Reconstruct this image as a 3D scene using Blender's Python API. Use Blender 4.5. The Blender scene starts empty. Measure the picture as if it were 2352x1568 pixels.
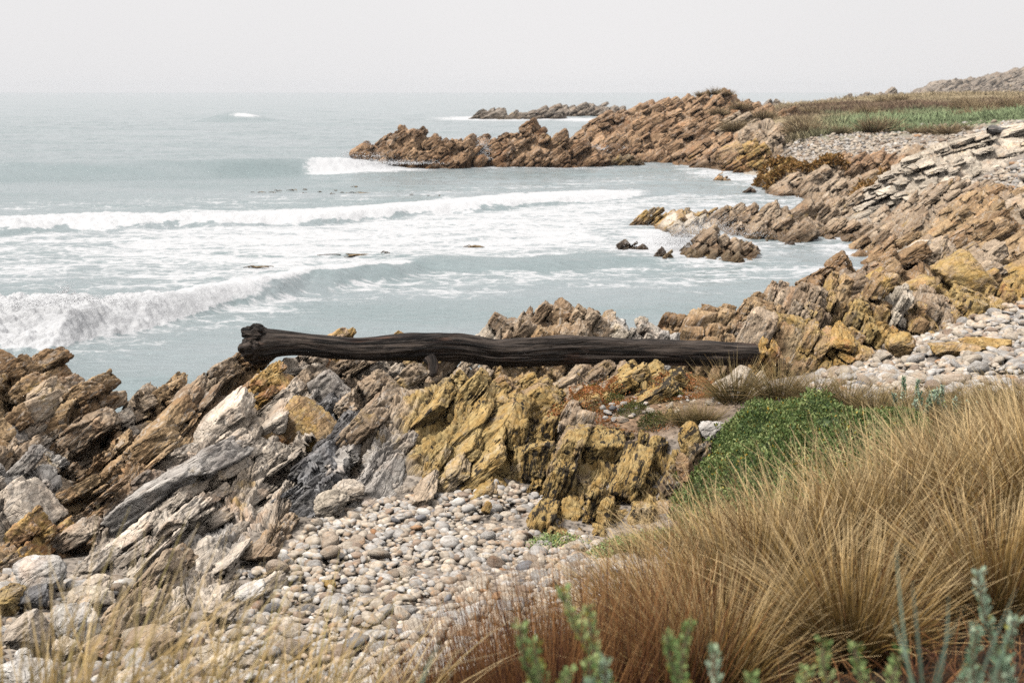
import bpy, math, random
import numpy as np
from concurrent.futures import ThreadPoolExecutor
from mathutils import Vector, Matrix
rng = np.random.default_rng(7)
random.seed(7)
SC = bpy.context.scene

# ------------------------------------------------------------------ camera, sky, sun, exposure
CAM_H, PITCH, FPX = 5.5, math.radians(9.93), 3267.0      # FPX: focal length in units of a 2352 px wide frame
cam_data = bpy.data.cameras.new("camera")
cam_data.sensor_width = 36.0
cam_data.lens = 50.0
cam_data.clip_start, cam_data.clip_end = 0.1, 30000
cam_data.dof.use_dof = True
cam_data.dof.focus_distance = 16.0
cam_data.dof.aperture_fstop = 3.6
cam = bpy.data.objects.new("camera", cam_data)
SC.collection.objects.link(cam)
cam.location = (0, 0, CAM_H)
cam.rotation_euler = (math.radians(90) - PITCH, 0, 0)
SC.camera = cam

SUN_EL, SUN_AZ = math.radians(56), math.radians(-122)     # azimuth clockwise from +Y: light from the left, behind the camera's shoulder
W = bpy.data.worlds.new("World"); SC.world = W; W.use_nodes = True
nt = W.node_tree; nt.nodes.clear()
wo = nt.nodes.new('ShaderNodeOutputWorld'); bg = nt.nodes.new('ShaderNodeBackground')
sky = nt.nodes.new('ShaderNodeTexSky'); sky.sky_type = 'NISHITA'; sky.sun_disc = False
sky.sun_elevation = SUN_EL; sky.sun_rotation = SUN_AZ; sky.dust_density = 6; sky.air_density = 1.2
tc = nt.nodes.new('ShaderNodeTexCoord'); nz = nt.nodes.new('ShaderNodeTexNoise')
nz.inputs['Scale'].default_value = 1.6; nz.inputs['Detail'].default_value = 3
rp = nt.nodes.new('ShaderNodeValToRGB')                  # the overcast layer: faint soft clouding
rp.color_ramp.elements[0].position = 0.3; rp.color_ramp.elements[0].color = (0.69, 0.683, 0.69, 1)
rp.color_ramp.elements[1].position = 0.7; rp.color_ramp.elements[1].color = (0.775, 0.762, 0.764, 1)
sc_ = nt.nodes.new('ShaderNodeVectorMath'); sc_.operation = 'SCALE'; sc_.inputs[3].default_value = 10.0
mx = nt.nodes.new('ShaderNodeMixRGB'); mx.inputs[0].default_value = 0.93
nt.links.new(tc.outputs['Generated'], nz.inputs['Vector']); nt.links.new(nz.outputs['Fac'], rp.inputs['Fac'])
nt.links.new(rp.outputs['Color'], sc_.inputs[0]); nt.links.new(sky.outputs['Color'], mx.inputs[1])
nt.links.new(sc_.outputs[0], mx.inputs[2]); nt.links.new(mx.outputs[0], bg.inputs['Color'])
bg.inputs['Strength'].default_value = 0.1
nt.links.new(bg.outputs[0], wo.inputs['Surface'])

sd = bpy.data.lights.new("sun", 'SUN'); sd.energy = 2.7; sd.angle = math.radians(11); sd.color = (1, 0.965, 0.92)
sun = bpy.data.objects.new("sun", sd); SC.collection.objects.link(sun)
sdir = Vector((math.sin(SUN_AZ) * math.cos(SUN_EL), math.cos(SUN_AZ) * math.cos(SUN_EL), math.sin(SUN_EL)))
sun.rotation_euler = sdir.to_track_quat('Z', 'Y').to_euler(); sun.location = (0, 0, 40)
vs = SC.view_settings
vs.view_transform = 'Standard'; vs.look = 'None'; vs.gamma = 1; vs.use_curve_mapping = False; vs.exposure = 0.29
SC.cycles.max_bounces = 6; SC.cycles.diffuse_bounces = 0; SC.cycles.glossy_bounces = 2
SC.cycles.transmission_bounces = 2; SC.cycles.transparent_max_bounces = 4; SC.cycles.volume_bounces = 3
SC.cycles.use_denoising = False

# ------------------------------------------------------------------ small helpers
CP, SP = math.cos(PITCH), math.sin(PITCH)
def PX(px, py, Y):
    """world point at distance Y seen at (px, py) of a 2352 x 1568 frame (used once, to survey the real places of things)"""
    r = (np.asarray(px, float) - 1176) / FPX; u = (784 - np.asarray(py, float)) / FPX
    dy = CP + u * SP; dz = -SP + u * CP
    return r * Y / dy, Y, CAM_H + Y * dz / dy
def GX(px, Y, z):
    return (px - 1176) / FPX * (Y * CP + (CAM_H - z) * SP)

def link(o): SC.collection.objects.link(o); return o
def tag(o, label=None, cat=None, group=None, kind=None):
    if label: o['label'] = label
    if cat: o['category'] = cat
    if group: o['group'] = group
    if kind: o['kind'] = kind
    return o
def empty(name, loc, rz=0):
    o = bpy.data.objects.new(name, None); o.location = loc; o.rotation_euler = (0, 0, rz); o.empty_display_size = 0.2
    return link(o)

def mesh_np(name, V, F, attrs=None, smooth=True, mat=None, parent=None):
    """V (n,3), F (m,3|4) -> mesh object; attrs {name: (type, array)} on points"""
    me = bpy.data.meshes.new(name)
    V = np.ascontiguousarray(V, np.float32); F = np.ascontiguousarray(F, np.int32)
    k = F.shape[1]
    me.vertices.add(len(V)); me.vertices.foreach_set('co', V.ravel())
    me.loops.add(F.size); me.loops.foreach_set('vertex_index', F.ravel())
    me.polygons.add(len(F)); me.polygons.foreach_set('loop_start', np.arange(0, F.size, k, dtype=np.int32))
    try: me.polygons.foreach_set('loop_total', np.full(len(F), k, np.int32))
    except Exception: pass
    me.polygons.foreach_set('use_smooth', np.full(len(F), smooth, bool))
    me.update(calc_edges=True)
    for n, (ty, a) in (attrs or {}).items():
        at = me.attributes.new(n, ty, 'POINT')
        if ty == 'FLOAT': at.data.foreach_set('value', np.ascontiguousarray(a, np.float32).ravel())
        elif ty == 'FLOAT_VECTOR': at.data.foreach_set('vector', np.ascontiguousarray(a, np.float32).ravel())
        else:
            a = np.asarray(a, np.float32)
            if a.shape[1] == 3: a = np.hstack([a, np.ones((len(a), 1), np.float32)])
            at.data.foreach_set('color', np.ascontiguousarray(a).ravel())
    if mat: me.materials.append(mat)
    o = bpy.data.objects.new(name, me)
    if parent: o.parent = parent
    return link(o)

def grid_faces(nr, nc):
    i = np.arange(nr * nc, dtype=np.int32).reshape(nr, nc)
    return np.stack([i[:-1, :-1], i[:-1, 1:], i[1:, 1:], i[1:, :-1]], -1).reshape(-1, 4)
def cull(V, F, keep, attrs):
    """keep: bool per vertex; a face stays if any of its corners is kept"""
    F = F[keep[F].any(1)]
    used = np.zeros(len(V), bool); used[F.ravel()] = True
    idx = np.cumsum(used) - 1
    return V[used], idx[F], {n: (t, a[used]) for n, (t, a) in attrs.items()}

# ---- hashing noise, chunked over threads
import threading
POOL = ThreadPoolExecutor(4); _TL = threading.local()
def _job(fn, c, a):
    _TL.on = True
    try: return fn(c, *a)
    finally: _TL.on = False
def chunked(fn, P, *a):
    n = len(P)
    if n < 40000 or getattr(_TL, 'on', False): return fn(P, *a)
    parts = np.array_split(P, max(4, n // 60000))
    outs = list(POOL.map(lambda c: _job(fn, c, a), parts))
    if isinstance(outs[0], tuple): return tuple(np.concatenate(o) for o in zip(*outs))
    return np.concatenate(outs)
def hsh(ix, iy, iz, seed):
    h = (ix.astype(np.uint32) * np.uint32(374761393)) ^ (iy.astype(np.uint32) * np.uint32(668265263)) ^ \
        (iz.astype(np.uint32) * np.uint32(2246822519)) ^ np.uint32((seed * 3266489917) & 0xffffffff)
    h ^= h >> np.uint32(15); h *= np.uint32(2246822519); h ^= h >> np.uint32(13); h *= np.uint32(3266489917); h ^= h >> np.uint32(16)
    return h
def _vnoise(P, seed):
    b = np.floor(P); f = (P - b).astype(np.float32); b = b.astype(np.int64); f = f * f * (3 - 2 * f)
    r = 0
    for ox in (0, 1):
        wx = f[:, 0] if ox else 1 - f[:, 0]
        for oy in (0, 1):
            wy = f[:, 1] if oy else 1 - f[:, 1]
            for oz in (0, 1):
                wz = f[:, 2] if oz else 1 - f[:, 2]
                r = r + hsh(b[:, 0] + ox, b[:, 1] + oy, b[:, 2] + oz, seed).astype(np.float32) * (wx * wy * wz)
    return (r / 4294967295.0 * 2 - 1).astype(np.float32)
def vnoise(P, seed=0): return chunked(_vnoise, P, seed)
def fbm(P, octs=4, seed=0, gain=0.5):
    r = 0; a = 1.0; t = 0
    for k in range(octs):
        r = r + a * vnoise(P * (2.03 ** k) + 17.3 * k, seed + k); t += a; a *= gain
    return r / t
def _voro(q, seed):
    b = np.floor(q).astype(np.int64); f = (q - b).astype(np.float32)
    n = len(q)
    F1 = np.full(n, 9., np.float32); F2 = F1.copy(); bh = np.zeros(n, np.uint32); L = np.zeros((n, 3), np.float32)
    for ox in (-1, 0, 1):
        for oy in (-1, 0, 1):
            for oz in (-1, 0, 1):
                h = hsh(b[:, 0] + ox, b[:, 1] + oy, b[:, 2] + oz, seed)
                dx = f[:, 0] - ox - ((h & np.uint32(1023)).astype(np.float32) * .00088 + .05)
                dy = f[:, 1] - oy - (((h >> np.uint32(10)) & np.uint32(1023)).astype(np.float32) * .00088 + .05)
                dz = f[:, 2] - oz - (((h >> np.uint32(20)) & np.uint32(1023)).astype(np.float32) * .00088 + .05)
                ax, ay, az = np.abs(dx), np.abs(dy), np.abs(dz)
                d = .55 * np.maximum(np.maximum(ax, ay), az) + .45 * np.sqrt(dx * dx + dy * dy + dz * dz)
                m = d < F1
                F2 = np.where(m, F1, np.minimum(F2, d)); F1 = np.where(m, d, F1); bh = np.where(m, h, bh)
                L[:, 0] = np.where(m, dx, L[:, 0]); L[:, 1] = np.where(m, dy, L[:, 1]); L[:, 2] = np.where(m, dz, L[:, 2])
    z = np.zeros(n, np.int64)
    def r(k): return hsh(bh, z + k, z, seed + 5).astype(np.float32) / 4294967295.0
    tilt = L[:, 0] * (r(1) * 2 - 1) + L[:, 1] * (r(2) * 2 - 1) + L[:, 2] * (r(3) * 2 - 1)
    return F1, F2, r(4), r(5), tilt
def voro(q, seed=0): return chunked(_voro, q, seed)
def sstep(a, b, x):
    t = np.clip((x - a) / (b - a), 0, 1); return t * t * (3 - 2 * t)

# bedding: the strata strike away from the viewer and dip to the left, so they rise to the right
DIP = math.radians(40)
def bed_matrix(dip=DIP, yaw=math.radians(-8)):
    u = np.array([math.cos(dip), 0, math.sin(dip)]); n = np.array([-math.sin(dip), 0, math.cos(dip)]); v = np.array([0, 1., 0])
    c, s = math.cos(yaw), math.sin(yaw); R = np.array([[c, -s, 0], [s, c, 0], [0, 0, 1]])
    return (R @ np.stack([u, v, n], 1)).astype(np.float32)        # columns u, v, n
BED = bed_matrix()
def rock_disp(P, S, seed, bed=None, rough=1.0, oct=3):
    bed = BED if bed is None else bed
    w = np.stack([vnoise(P / (2.2 * S) + 31 * k, seed + k) for k in range(3)], 1) * (0.42 * S)
    w2 = np.stack([vnoise(P / (.5 * S) + 31 * k, seed + 7 + k) for k in range(3)], 1) * (0.03 * S)
    q = (P + w + w2) @ bed
    d = 0; tone = 0; crack = 0
    for k, (sz, amp) in enumerate(((1.0, .105), (.40, .055), (.16, .030), (.07, .014))[:oct]):
        L = np.array([1.15, 1.3, .42], np.float32) * (S * sz)
        if k >= 2: L = np.array([1.2, 1.0, .5], np.float32) * (S * sz)
        F1, F2, r1, r2, tl = voro(q / L, seed + 11 * k)
        e = sstep(0, .09 + .04 * k, F2 - F1)
        d = d + amp * S * rough * ((r1 - .5) * 1.3 + tl * 1.2) - amp * S * .8 * (1 - e) * (r2 + .4)
        tone = tone + (r2 - .5) * (1, .7, .5, .3)[k]; crack = np.maximum(crack, (1 - e) * (1, .8, .6, .4)[k])
    return d, q, tone, crack

# ------------------------------------------------------------------ materials
class NB:
    """tiny node-tree builder"""
    def __init__(s, name):
        s.m = bpy.data.materials.new(name); s.m.use_nodes = True; s.t = s.m.node_tree; s.t.nodes.clear()
        s.out = s.t.nodes.new('ShaderNodeOutputMaterial'); s.b = s.t.nodes.new('ShaderNodeBsdfPrincipled')
        s.t.links.new(s.b.outputs[0], s.out.inputs['Surface'])
    def put(s, sock, v):
        if v is None: return
        if isinstance(v, bpy.types.NodeSocket): s.t.links.new(v, sock)
        else:
            if hasattr(sock, 'default_value'):
                if isinstance(v, (tuple, list)) and len(v) == 3 and len(sock.default_value) == 4: v = (*v, 1)
                sock.default_value = v
    def n(s, ty, **k): 
        nd = s.t.nodes.new(ty)
        for a, v in k.items(): setattr(nd, a, v)
        return nd
    def attr(s, name, out='Color', ty='GEOMETRY'):
        a = s.n('ShaderNodeAttribute', attribute_name=name, attribute_type=ty); return a.outputs[out]
    def noise(s, vec, scale, detail=4, rough=.55, dist=0, out='Fac'):
        a = s.n('ShaderNodeTexNoise'); s.put(a.inputs['Vector'], vec)
        for k, v in (('Scale', scale), ('Detail', detail), ('Roughness', rough), ('Distortion', dist)): a.inputs[k].default_value = v
        return a.outputs[out]
    def voro(s, vec, scale, feature='F1', rnd=1, out='Distance'):
        a = s.n('ShaderNodeTexVoronoi', feature=feature); s.put(a.inputs['Vector'], vec)
        a.inputs['Scale'].default_value = scale; a.inputs['Randomness'].default_value = rnd
        return a.outputs[out]
    def math(s, op, a, b=None, c=None, clamp=False):
        m = s.n('ShaderNodeMath', operation=op, use_clamp=clamp)
        s.put(m.inputs[0], a); s.put(m.inputs[1], b)
        if c is not None: s.put(m.inputs[2], c)
        return m.outputs[0]
    def vmul(s, v, k):
        m = s.n('ShaderNodeVectorMath', operation='MULTIPLY'); s.put(m.inputs[0], v); s.put(m.inputs[1], k); return m.outputs[0]
    def ramp(s, f, lo, hi, a=0., b=1., smooth=True):
        m = s.n('ShaderNodeMapRange'); m.interpolation_type = 'SMOOTHSTEP' if smooth else 'LINEAR'
        s.put(m.inputs['Value'], f); s.put(m.inputs['From Min'], lo); s.put(m.inputs['From Max'], hi)
        s.put(m.inputs['To Min'], a); s.put(m.inputs['To Max'], b); return m.outputs['Result']
    def mix(s, f, a, b, mode='MIX'):
        m = s.n('ShaderNodeMixRGB', blend_type=mode); s.put(m.inputs[0], f); s.put(m.inputs[1], a); s.put(m.inputs[2], b); return m.outputs[0]
    def sep(s, c, i):
        m = s.n('ShaderNodeSeparateColor'); s.put(m.inputs[0], c); return m.outputs[i]
    def comb(s, a, b, c):
        m = s.n('ShaderNodeCombineXYZ'); s.put(m.inputs[0], a); s.put(m.inputs[1], b); s.put(m.inputs[2], c); return m.outputs[0]
    def bump(s, h, dist, strength=1., nrm=None):
        m = s.n('ShaderNodeBump'); s.put(m.inputs['Height'], h); m.inputs['Distance'].default_value = dist
        m.inputs['Strength'].default_value = strength; s.put(m.inputs['Normal'], nrm); return m.outputs[0]
    def fin(s, color=None, rough=None, normal=None, spec=None):
        s.put(s.b.inputs['Base Color'], color); s.put(s.b.inputs['Roughness'], rough); s.put(s.b.inputs['Normal'], normal)
        if spec is not None: s.b.inputs['Specular IOR Level'].default_value = spec
        return s.m

def rock_material(name, sc=1.0, bump=1.0):
    N = NB(name)
    col, bed, msk = N.attr('col'), N.attr('bed', 'Vector'), N.attr('msk')
    b1 = N.vmul(bed, (1 / sc, 1 / sc, 1 / sc)); lay = N.vmul(bed, (1 / sc, .8 / sc, 4.5 / sc))
    R, G, B = N.sep(msk, 0), N.sep(msk, 1), N.sep(msk, 2)
    n1 = N.noise(b1, 1.7, 5, .6); n2 = N.noise(lay, 2.2, 8, .7, .2); n3 = N.noise(b1, 14, 5, .7)
    c = N.mix(1, col, N.mix(N.ramp(n2, .25, .75), (.58, .55, .53), (1.30, 1.27, 1.22)), 'MULTIPLY')
    c = N.mix(1, c, N.mix(N.ramp(n3, .3, .7), (.72, .71, .70), (1.22, 1.22, 1.22)), 'MULTIPLY')
    c = N.mix(N.ramp(n1, .52, .74, 0, .42), c, N.mix(1, c, (1.25, .86, .58), 'MULTIPLY'))           # iron staining
    c = N.mix(N.ramp(N.noise(lay, .9, 4, .6), .56, .70, 0, .4), c, N.mix(1, c, (.80, .83, .86), 'MULTIPLY'))  # grey beds
    vein = N.ramp(N.math('ABSOLUTE', N.math('SUBTRACT', N.noise(lay, 1.1, 3, .6, 1.2), .5)), .0, .018, 1, 0)
    c = N.mix(N.math('MULTIPLY', vein, .45), c, (.62, .58, .52))
    # crustose lichens
    ly = N.math('ADD', N.math('MULTIPLY', N.noise(b1, 2.6, 7, .7), .62), N.math('MULTIPLY', N.noise(b1, .75, 4, .6), .38))
    fy = N.ramp(N.math('ADD', ly, N.math('MULTIPLY', R, .40)), .62, .74)
    yc = N.mix(N.ramp(N.noise(b1, 9, 4, .6), .35, .65), (.50, .30, .075), (.57, .41, .16))
    c = N.mix(N.math('MULTIPLY', fy, .75), c, N.mix(1, yc, N.mix(N.ramp(n3, .3, .7), (.7, .7, .7), (1.2, 1.2, 1.2)), 'MULTIPLY'))
    wv = N.n('ShaderNodeVectorMath', operation='ADD'); N.put(wv.inputs[0], b1)
    N.put(wv.inputs[1], N.vmul(N.noise(b1, 9, 3, .6, out='Color'), (.09, .09, .09)))
    sp = N.voro(wv.outputs[0], 7.5)
    lk = N.math('ADD', N.math('MULTIPLY', N.noise(b1, 3.1, 5, .65), .9), N.math('MULTIPLY', G, .55))
    fb = N.math('MULTIPLY', N.ramp(sp, .20, .27, 1, 0), N.ramp(lk, .66, .72))
    fb = N.math('MAXIMUM', fb, N.ramp(N.math('ADD', N.noise(lay, 4.0, 6, .7), N.math('MULTIPLY', G, .20)), .675, .72))
    fb = N.math('MULTIPLY', fb, N.ramp(G, .02, .1))
    c = N.mix(N.math('MULTIPLY', fb, .93), c, (.018, .017, .017))
    c = N.mix(B, c, N.mix(1, c, (.34, .29, .22), 'MULTIPLY'))                                          # wet, weed-stained tide zone
    rough = N.ramp(B, 0, 1, .88, .45)
    ce = N.voro(N.vmul(b1, (3.2, 2.6, 9)), 1, 'DISTANCE_TO_EDGE')
    c2 = N.voro(N.vmul(b1, (9, 7, 22)), 1, 'DISTANCE_TO_EDGE'); fc = N.voro(N.vmul(b1, (7, 6, 17)), 1)
    h = N.math('ADD', N.math('ADD', N.math('MULTIPLY', N.ramp(ce, 0, .03), .4), N.math('ADD', N.math('MULTIPLY', N.ramp(c2, 0, .05), .2), N.math('MULTIPLY', fc, .7))), N.math('ADD', N.math('MULTIPLY', N.noise(lay, 9, 6, .75), .6), N.math('MULTIPLY', n3, .5)))
    return N.fin(c, rough, N.bump(h, .03 * sc * bump, .9), .3)
M_ROCK = rock_material('coastal_rock', 1.0)
M_ROCK_FAR = rock_material('coastal_rock_far', 2.6, 1.2)
M_HILL = rock_material('hill_rock', 9.0, 2.0)

PAL = dict(  # colour a, colour b, yellow lichen, black lichen
    grey=((.62, .59, .55), (.46, .43, .40), .10, .0),
    slate=((0.250, 0.250, 0.256), (0.156, 0.150, 0.150), .0, .05),
    cream=((.68, .60, .505), (.53, .445, .355), .12, .0),
    tan=((.52, .415, .305), (.40, .295, .20), .15, .05),
    orange=((0.625, 0.413, 0.237), (0.504, 0.264, 0.120), .55, .05),
    brown=((.50, .355, .205), (.35, .225, .125), .05, .05),
    dark=((0.188, 0.144, 0.106), (0.120, 0.090, 0.072), .0, .1),
    yellow=((.52, .41, .26), (.40, .29, .18), .62, .38),
    black=((0.450, 0.338, 0.200), (0.300, 0.228, 0.156), .75, .85),
    gold=((.52, .375, .215), (.40, .265, .145), .42, .10),
    head=((.50, .335, .205), (.35, .22, .13), .08, .05),
    pale=((0.715, 0.632, 0.522), (0.554, 0.488, 0.396), .12, .03),
    islet=((0.413, 0.325, 0.213), (0.264, 0.192, 0.108), .25, .1),
    far=((0.425, 0.362, 0.300), (0.324, 0.276, 0.228), .1, .0),
    white=((0.775, 0.750, 0.712), (0.600, 0.576, 0.540), .0, .35))

# ------------------------------------------------------------------ ground
GP = [(-6, 0, 3.9), (0, 0, 3.9), (6, 0, 4.0), (-7, -5, 4.1), (0, -5, 4.1), (7, -5, 4.2)]
for px, Y, z in [
    (-600, 3, 3.7), (0, 3, 3.75), (600, 3, 3.75), (0, 4.3, 3.35), (600, 4.3, 3.3), (900, 5, 3.0), (1176, 3.3, 3.3), (1700, 3.5, 3.5), (2352, 3.5, 3.6), (3200, 3.5, 3.8),
    (-600, 6, 2.2), (0, 6, 2.2), (600, 6, 2.25), (1176, 6, 2.5), (1700, 7, 2.65), (2100, 7, 2.85), (2352, 7, 2.95), (3200, 7, 3.2),
    (-300, 8.2, 1.5), (200, 8.2, 1.5), (700, 8.4, 1.55), (1176, 8.7, 1.8), (1500, 9.5, 2.15), (1900, 10, 2.45), (2352, 10, 2.75), (3200, 10, 3.0),
    (-600, 10, 1.35), (0, 10, 1.38), (500, 10.3, 1.4), (1000, 10.5, 1.45), (1300, 11.2, 1.62), (1600, 11.5, 1.75), (1450, 12.8, 1.45), (1540, 13.4, 1.6), (1350, 13.0, 1.4), (2000, 12, 2.35), (2352, 13, 2.45), (3200, 13, 2.6),
    (300, 12.3, 1.3), (700, 12.8, 1.4), (1100, 13.3, 1.4), (1250, 13.3, 1.45), (-600, 13, 1.1), (80, 12.6, 1.2),
    (1350, 15.3, 2.0), (1500, 15, 2.1), (1500, 16.3, 2.1), (1650, 16, 2.1), (1800, 14.5, 2.3), (2000, 15, 2.2), (2200, 15, 2.25), (2352, 16.5, 2.2), (3200, 17, 2.4),
    (900, 17.5, 1.5), (600, 18, 1.2), (1300, 18, 1.5), (1700, 18.5, 1.65), (1900, 19.5, 1.6), (2100, 21, 1.75), (2352, 20, 2.0), (3200, 22, 2.3),
    (150, 14.5, .8), (200, 16, .6), (0, 17, .5), (300, 17.5, .5), (-600, 17, .4),
    (0, 21, -.5), (600, 22, -.4), (1176, 22, .0), (1450, 24, .2), (1700, 27, .0), (1850, 32, -.3), (-600, 25, -1), (0, 28, -1.2), (600, 30, -1.5),
    (1176, 32, -1.5), (1500, 40, -1), (1850, 42, -.5), (1970, 40, -.1), (2130, 32, 1.0), (2352, 30, 2.0), (3200, 32, 2.8),
    (1950, 49, -.4), (2010, 52, -.4), (2070, 50, .2), (2000, 46, -.4), (2200, 50, 1.2), (2352, 48, 2.4), (3200, 50, 3.6), (2050, 70, -.4), (2090, 68, -.2), (1990, 69, -.3), (1900, 62, .1), (1750, 60, -.3),
    (2200, 62, 2.2), (2200, 72, 2.2), (2352, 72, 3.3), (2352, 60, 3.3), (2600, 62, 4.2), (1900, 78, .3), (2050, 80, .7), (2150, 82, 1.1),
    (1750, 78, -.25), (1650, 86, -.5), (1690, 93, -.5), (1740, 100, .2), (1850, 94, .7), (1900, 100, 1.5), (2100, 97, 1.8), (2270, 88, 2.7), (1640, 118, .2),
    (1700, 110, .7), (1760, 112, 2.0), (1850, 108, 2.4), (2100, 106, 2.6), (2352, 102, 3.4), (2050, 120, 2.95), (2300, 120, 3.6), (2050, 135, 3.4), (2300, 135, 3.9), (3200, 100, 4.6), (1770, 124, 2.9), (2000, 150, 3.7), (2352, 150, 4.2),
    (2000, 250, 4.25), (2352, 250, 5.0), (2000, 200, 4.0), (2352, 200, 4.7), (1850, 170, 3.7), (2150, 170, 4.0), (1800, 210, 3.6), (3200, 250, 6), (2100, 330, 3.2), (2352, 330, 4.4), (1620, 250, -1.5), (1500, 180, -1),
    (1800, 420, -1.5), (2352, 450, 3), (1100, 60, -2), (0, 60, -2), (-900, 60, -2), (600, 110, -2), (-800, 150, -2), (1200, 98, -1.5),
    (1450, 100, -1), (1560, 98, -.6), (1550, 125, .5), (1200, 200, -2), (0, 300, -2), (1200, 400, -2), (1800, 700, -2), (0, 1000, -2), (2352, 900, 4), (3200, 900, 8)]:
    GP.append((GX(px, Y, z), Y, z))
GP = np.array(GP)
def _gk(x, y): 
    return np.stack([x / (np.maximum(y, -7) + 8) * 3.0, np.log(np.maximum(y, -7) + 8) * 2.4], -1)
_ck = _gk(GP[:, 0], GP[:, 1])
def _tps(r2): return np.where(r2 > 1e-12, .5 * r2 * np.log(np.maximum(r2, 1e-12)), 0)
_A = np.zeros((len(GP) + 3,) * 2); _A[:-3, :-3] = _tps(((_ck[:, None] - _ck[None]) ** 2).sum(-1)) + np.eye(len(GP)) * .002
_A[:-3, -3] = 1; _A[:-3, -2:] = _ck; _A[-3, :-3] = 1; _A[-2:, :-3] = _ck.T
_Wt = np.linalg.solve(_A, np.r_[GP[:, 2], 0, 0, 0])
def _ground(P):
    k = _gk(P[:, 0], P[:, 1]); z = _Wt[-3] + k @ _Wt[-2:]
    for i in range(len(GP)):
        z = z + _Wt[i] * _tps((k[:, 0] - _ck[i, 0]) ** 2 + (k[:, 1] - _ck[i, 1]) ** 2)
    return np.clip(z - 20 * sstep(760, 1000, P[:, 1]), -3, 12)
def ground(x, y):
    x = np.asarray(x, float); y = np.asarray(y, float); sh = np.broadcast(x, y).shape
    P = np.stack([np.broadcast_to(x, sh).ravel(), np.broadcast_to(y, sh).ravel()], 1)
    return chunked(_ground, P).reshape(sh)
def to_px(x, y, z):
    d = y * CP + (CAM_H - z) * SP
    return 1176 + FPX * x / d, 784 + FPX * ((CAM_H - z) * CP - y * SP) / d

def meadow_color(P, px):
    m1 = fbm(P * np.array([.03, .07, 0]), 4, 21); g1 = fbm(P * np.array([.02, .045, 0]), 4, 33)
    straw, rush, green = np.array([.42, .33, .20]), np.array([.17, .11, .075]), np.array([.25, .31, .16])
    band = sstep(120, 134, P[:, 1] + 40 * m1) * sstep(198, 168, P[:, 1] + 60 * m1) * sstep(-.5, .0, m1 + g1 + .35)
    gb = sstep(106, 113, P[:, 1] + 40 * m1) * sstep(136, 122, P[:, 1] + 40 * g1) * sstep(1850, 2050, px + 180 * m1) * sstep(-.35, .05, g1 + .5 * m1 + .2)
    mc = straw + (rush - straw) * (band * .95)[:, None]; mc = mc + (green - mc) * gb[:, None]
    return mc
def build_ground():
    nc, nr = 900, 760
    b = np.linspace(math.log(3), math.log(2600), nr); Y = np.exp(b) - 8 + 0
    a = np.linspace(-.95, 1.0, nc)
    yy = np.repeat(Y[:, None], nc, 1); xx = a[None] * (yy + 9)
    z = ground(xx, yy)
    P = np.stack([xx.ravel(), yy.ravel(), z.ravel()], 1)
    px, py = to_px(P[:, 0], P[:, 1], P[:, 2])
    n = fbm(P * np.array([1.3, 1.3, 0]), 4, 3); nf = fbm(P * np.array([.12, .12, 0]), 4, 9)
    P[:, 2] += n * np.interp(P[:, 1], [8, 60, 120], [.05, .12, .25]) + nf * np.interp(P[:, 1], [60, 110, 300], [0, .25, .5]) * (P[:, 2] > 1.5)
    far = sstep(103, 109, P[:, 1] + nf * 6) * sstep(.8, 1.6, P[:, 2])
    far = np.maximum(far, sstep(2330, 2500, px) * sstep(57, 66, P[:, 1]))
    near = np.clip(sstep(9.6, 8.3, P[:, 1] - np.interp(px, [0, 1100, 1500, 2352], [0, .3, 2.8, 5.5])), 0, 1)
    sand = sstep(1.2, .2, P[:, 2]) * (P[:, 1] > 20)
    grav = np.array([.34, .29, .24]); c = np.repeat(grav[None], len(P), 0)
    c = c * (1 + .25 * n[:, None])
    c = c + (np.array([.50, .43, .35]) - c) * sand[:, None]
    shelf = np.exp(-(((px - 1480) / 260) ** 2)) * sstep(14.2, 14.8, P[:, 1]) * sstep(17.3, 16.6, P[:, 1])
    c = c + (np.array([.30, .17, .08]) - c) * (shelf * .7)[:, None]
    mc = meadow_color(P, px)
    c = c + (mc - c) * far[:, None]
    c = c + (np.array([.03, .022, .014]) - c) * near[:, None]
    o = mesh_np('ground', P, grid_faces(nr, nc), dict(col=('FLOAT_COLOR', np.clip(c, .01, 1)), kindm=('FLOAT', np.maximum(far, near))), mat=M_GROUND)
    tag(o, kind='structure')
N = NB('ground_soil'); tcn = N.n('ShaderNodeTexCoord').outputs['Object']
_g1 = N.noise(tcn, 3, 6, .7); _g2 = N.voro(tcn, 16, out='Color'); _ve = N.voro(tcn, 16)
_c = N.mix(1, N.attr('col'), N.mix(N.ramp(_g1, .3, .7), (.6, .6, .6), (1.3, 1.3, 1.3)), 'MULTIPLY')
_c = N.mix(.35, _c, N.mix(1, _c, N.mix(N.sep(_g2, 0), (.5, .5, .5), (1.5, 1.5, 1.5)), 'MULTIPLY'))
M_GROUND = N.fin(_c, .95, N.bump(N.math('ADD', N.ramp(_ve, 0, .6, 1, 0), _g1), .04), .2)
build_ground()

# ------------------------------------------------------------------ bedrock outcrops

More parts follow.
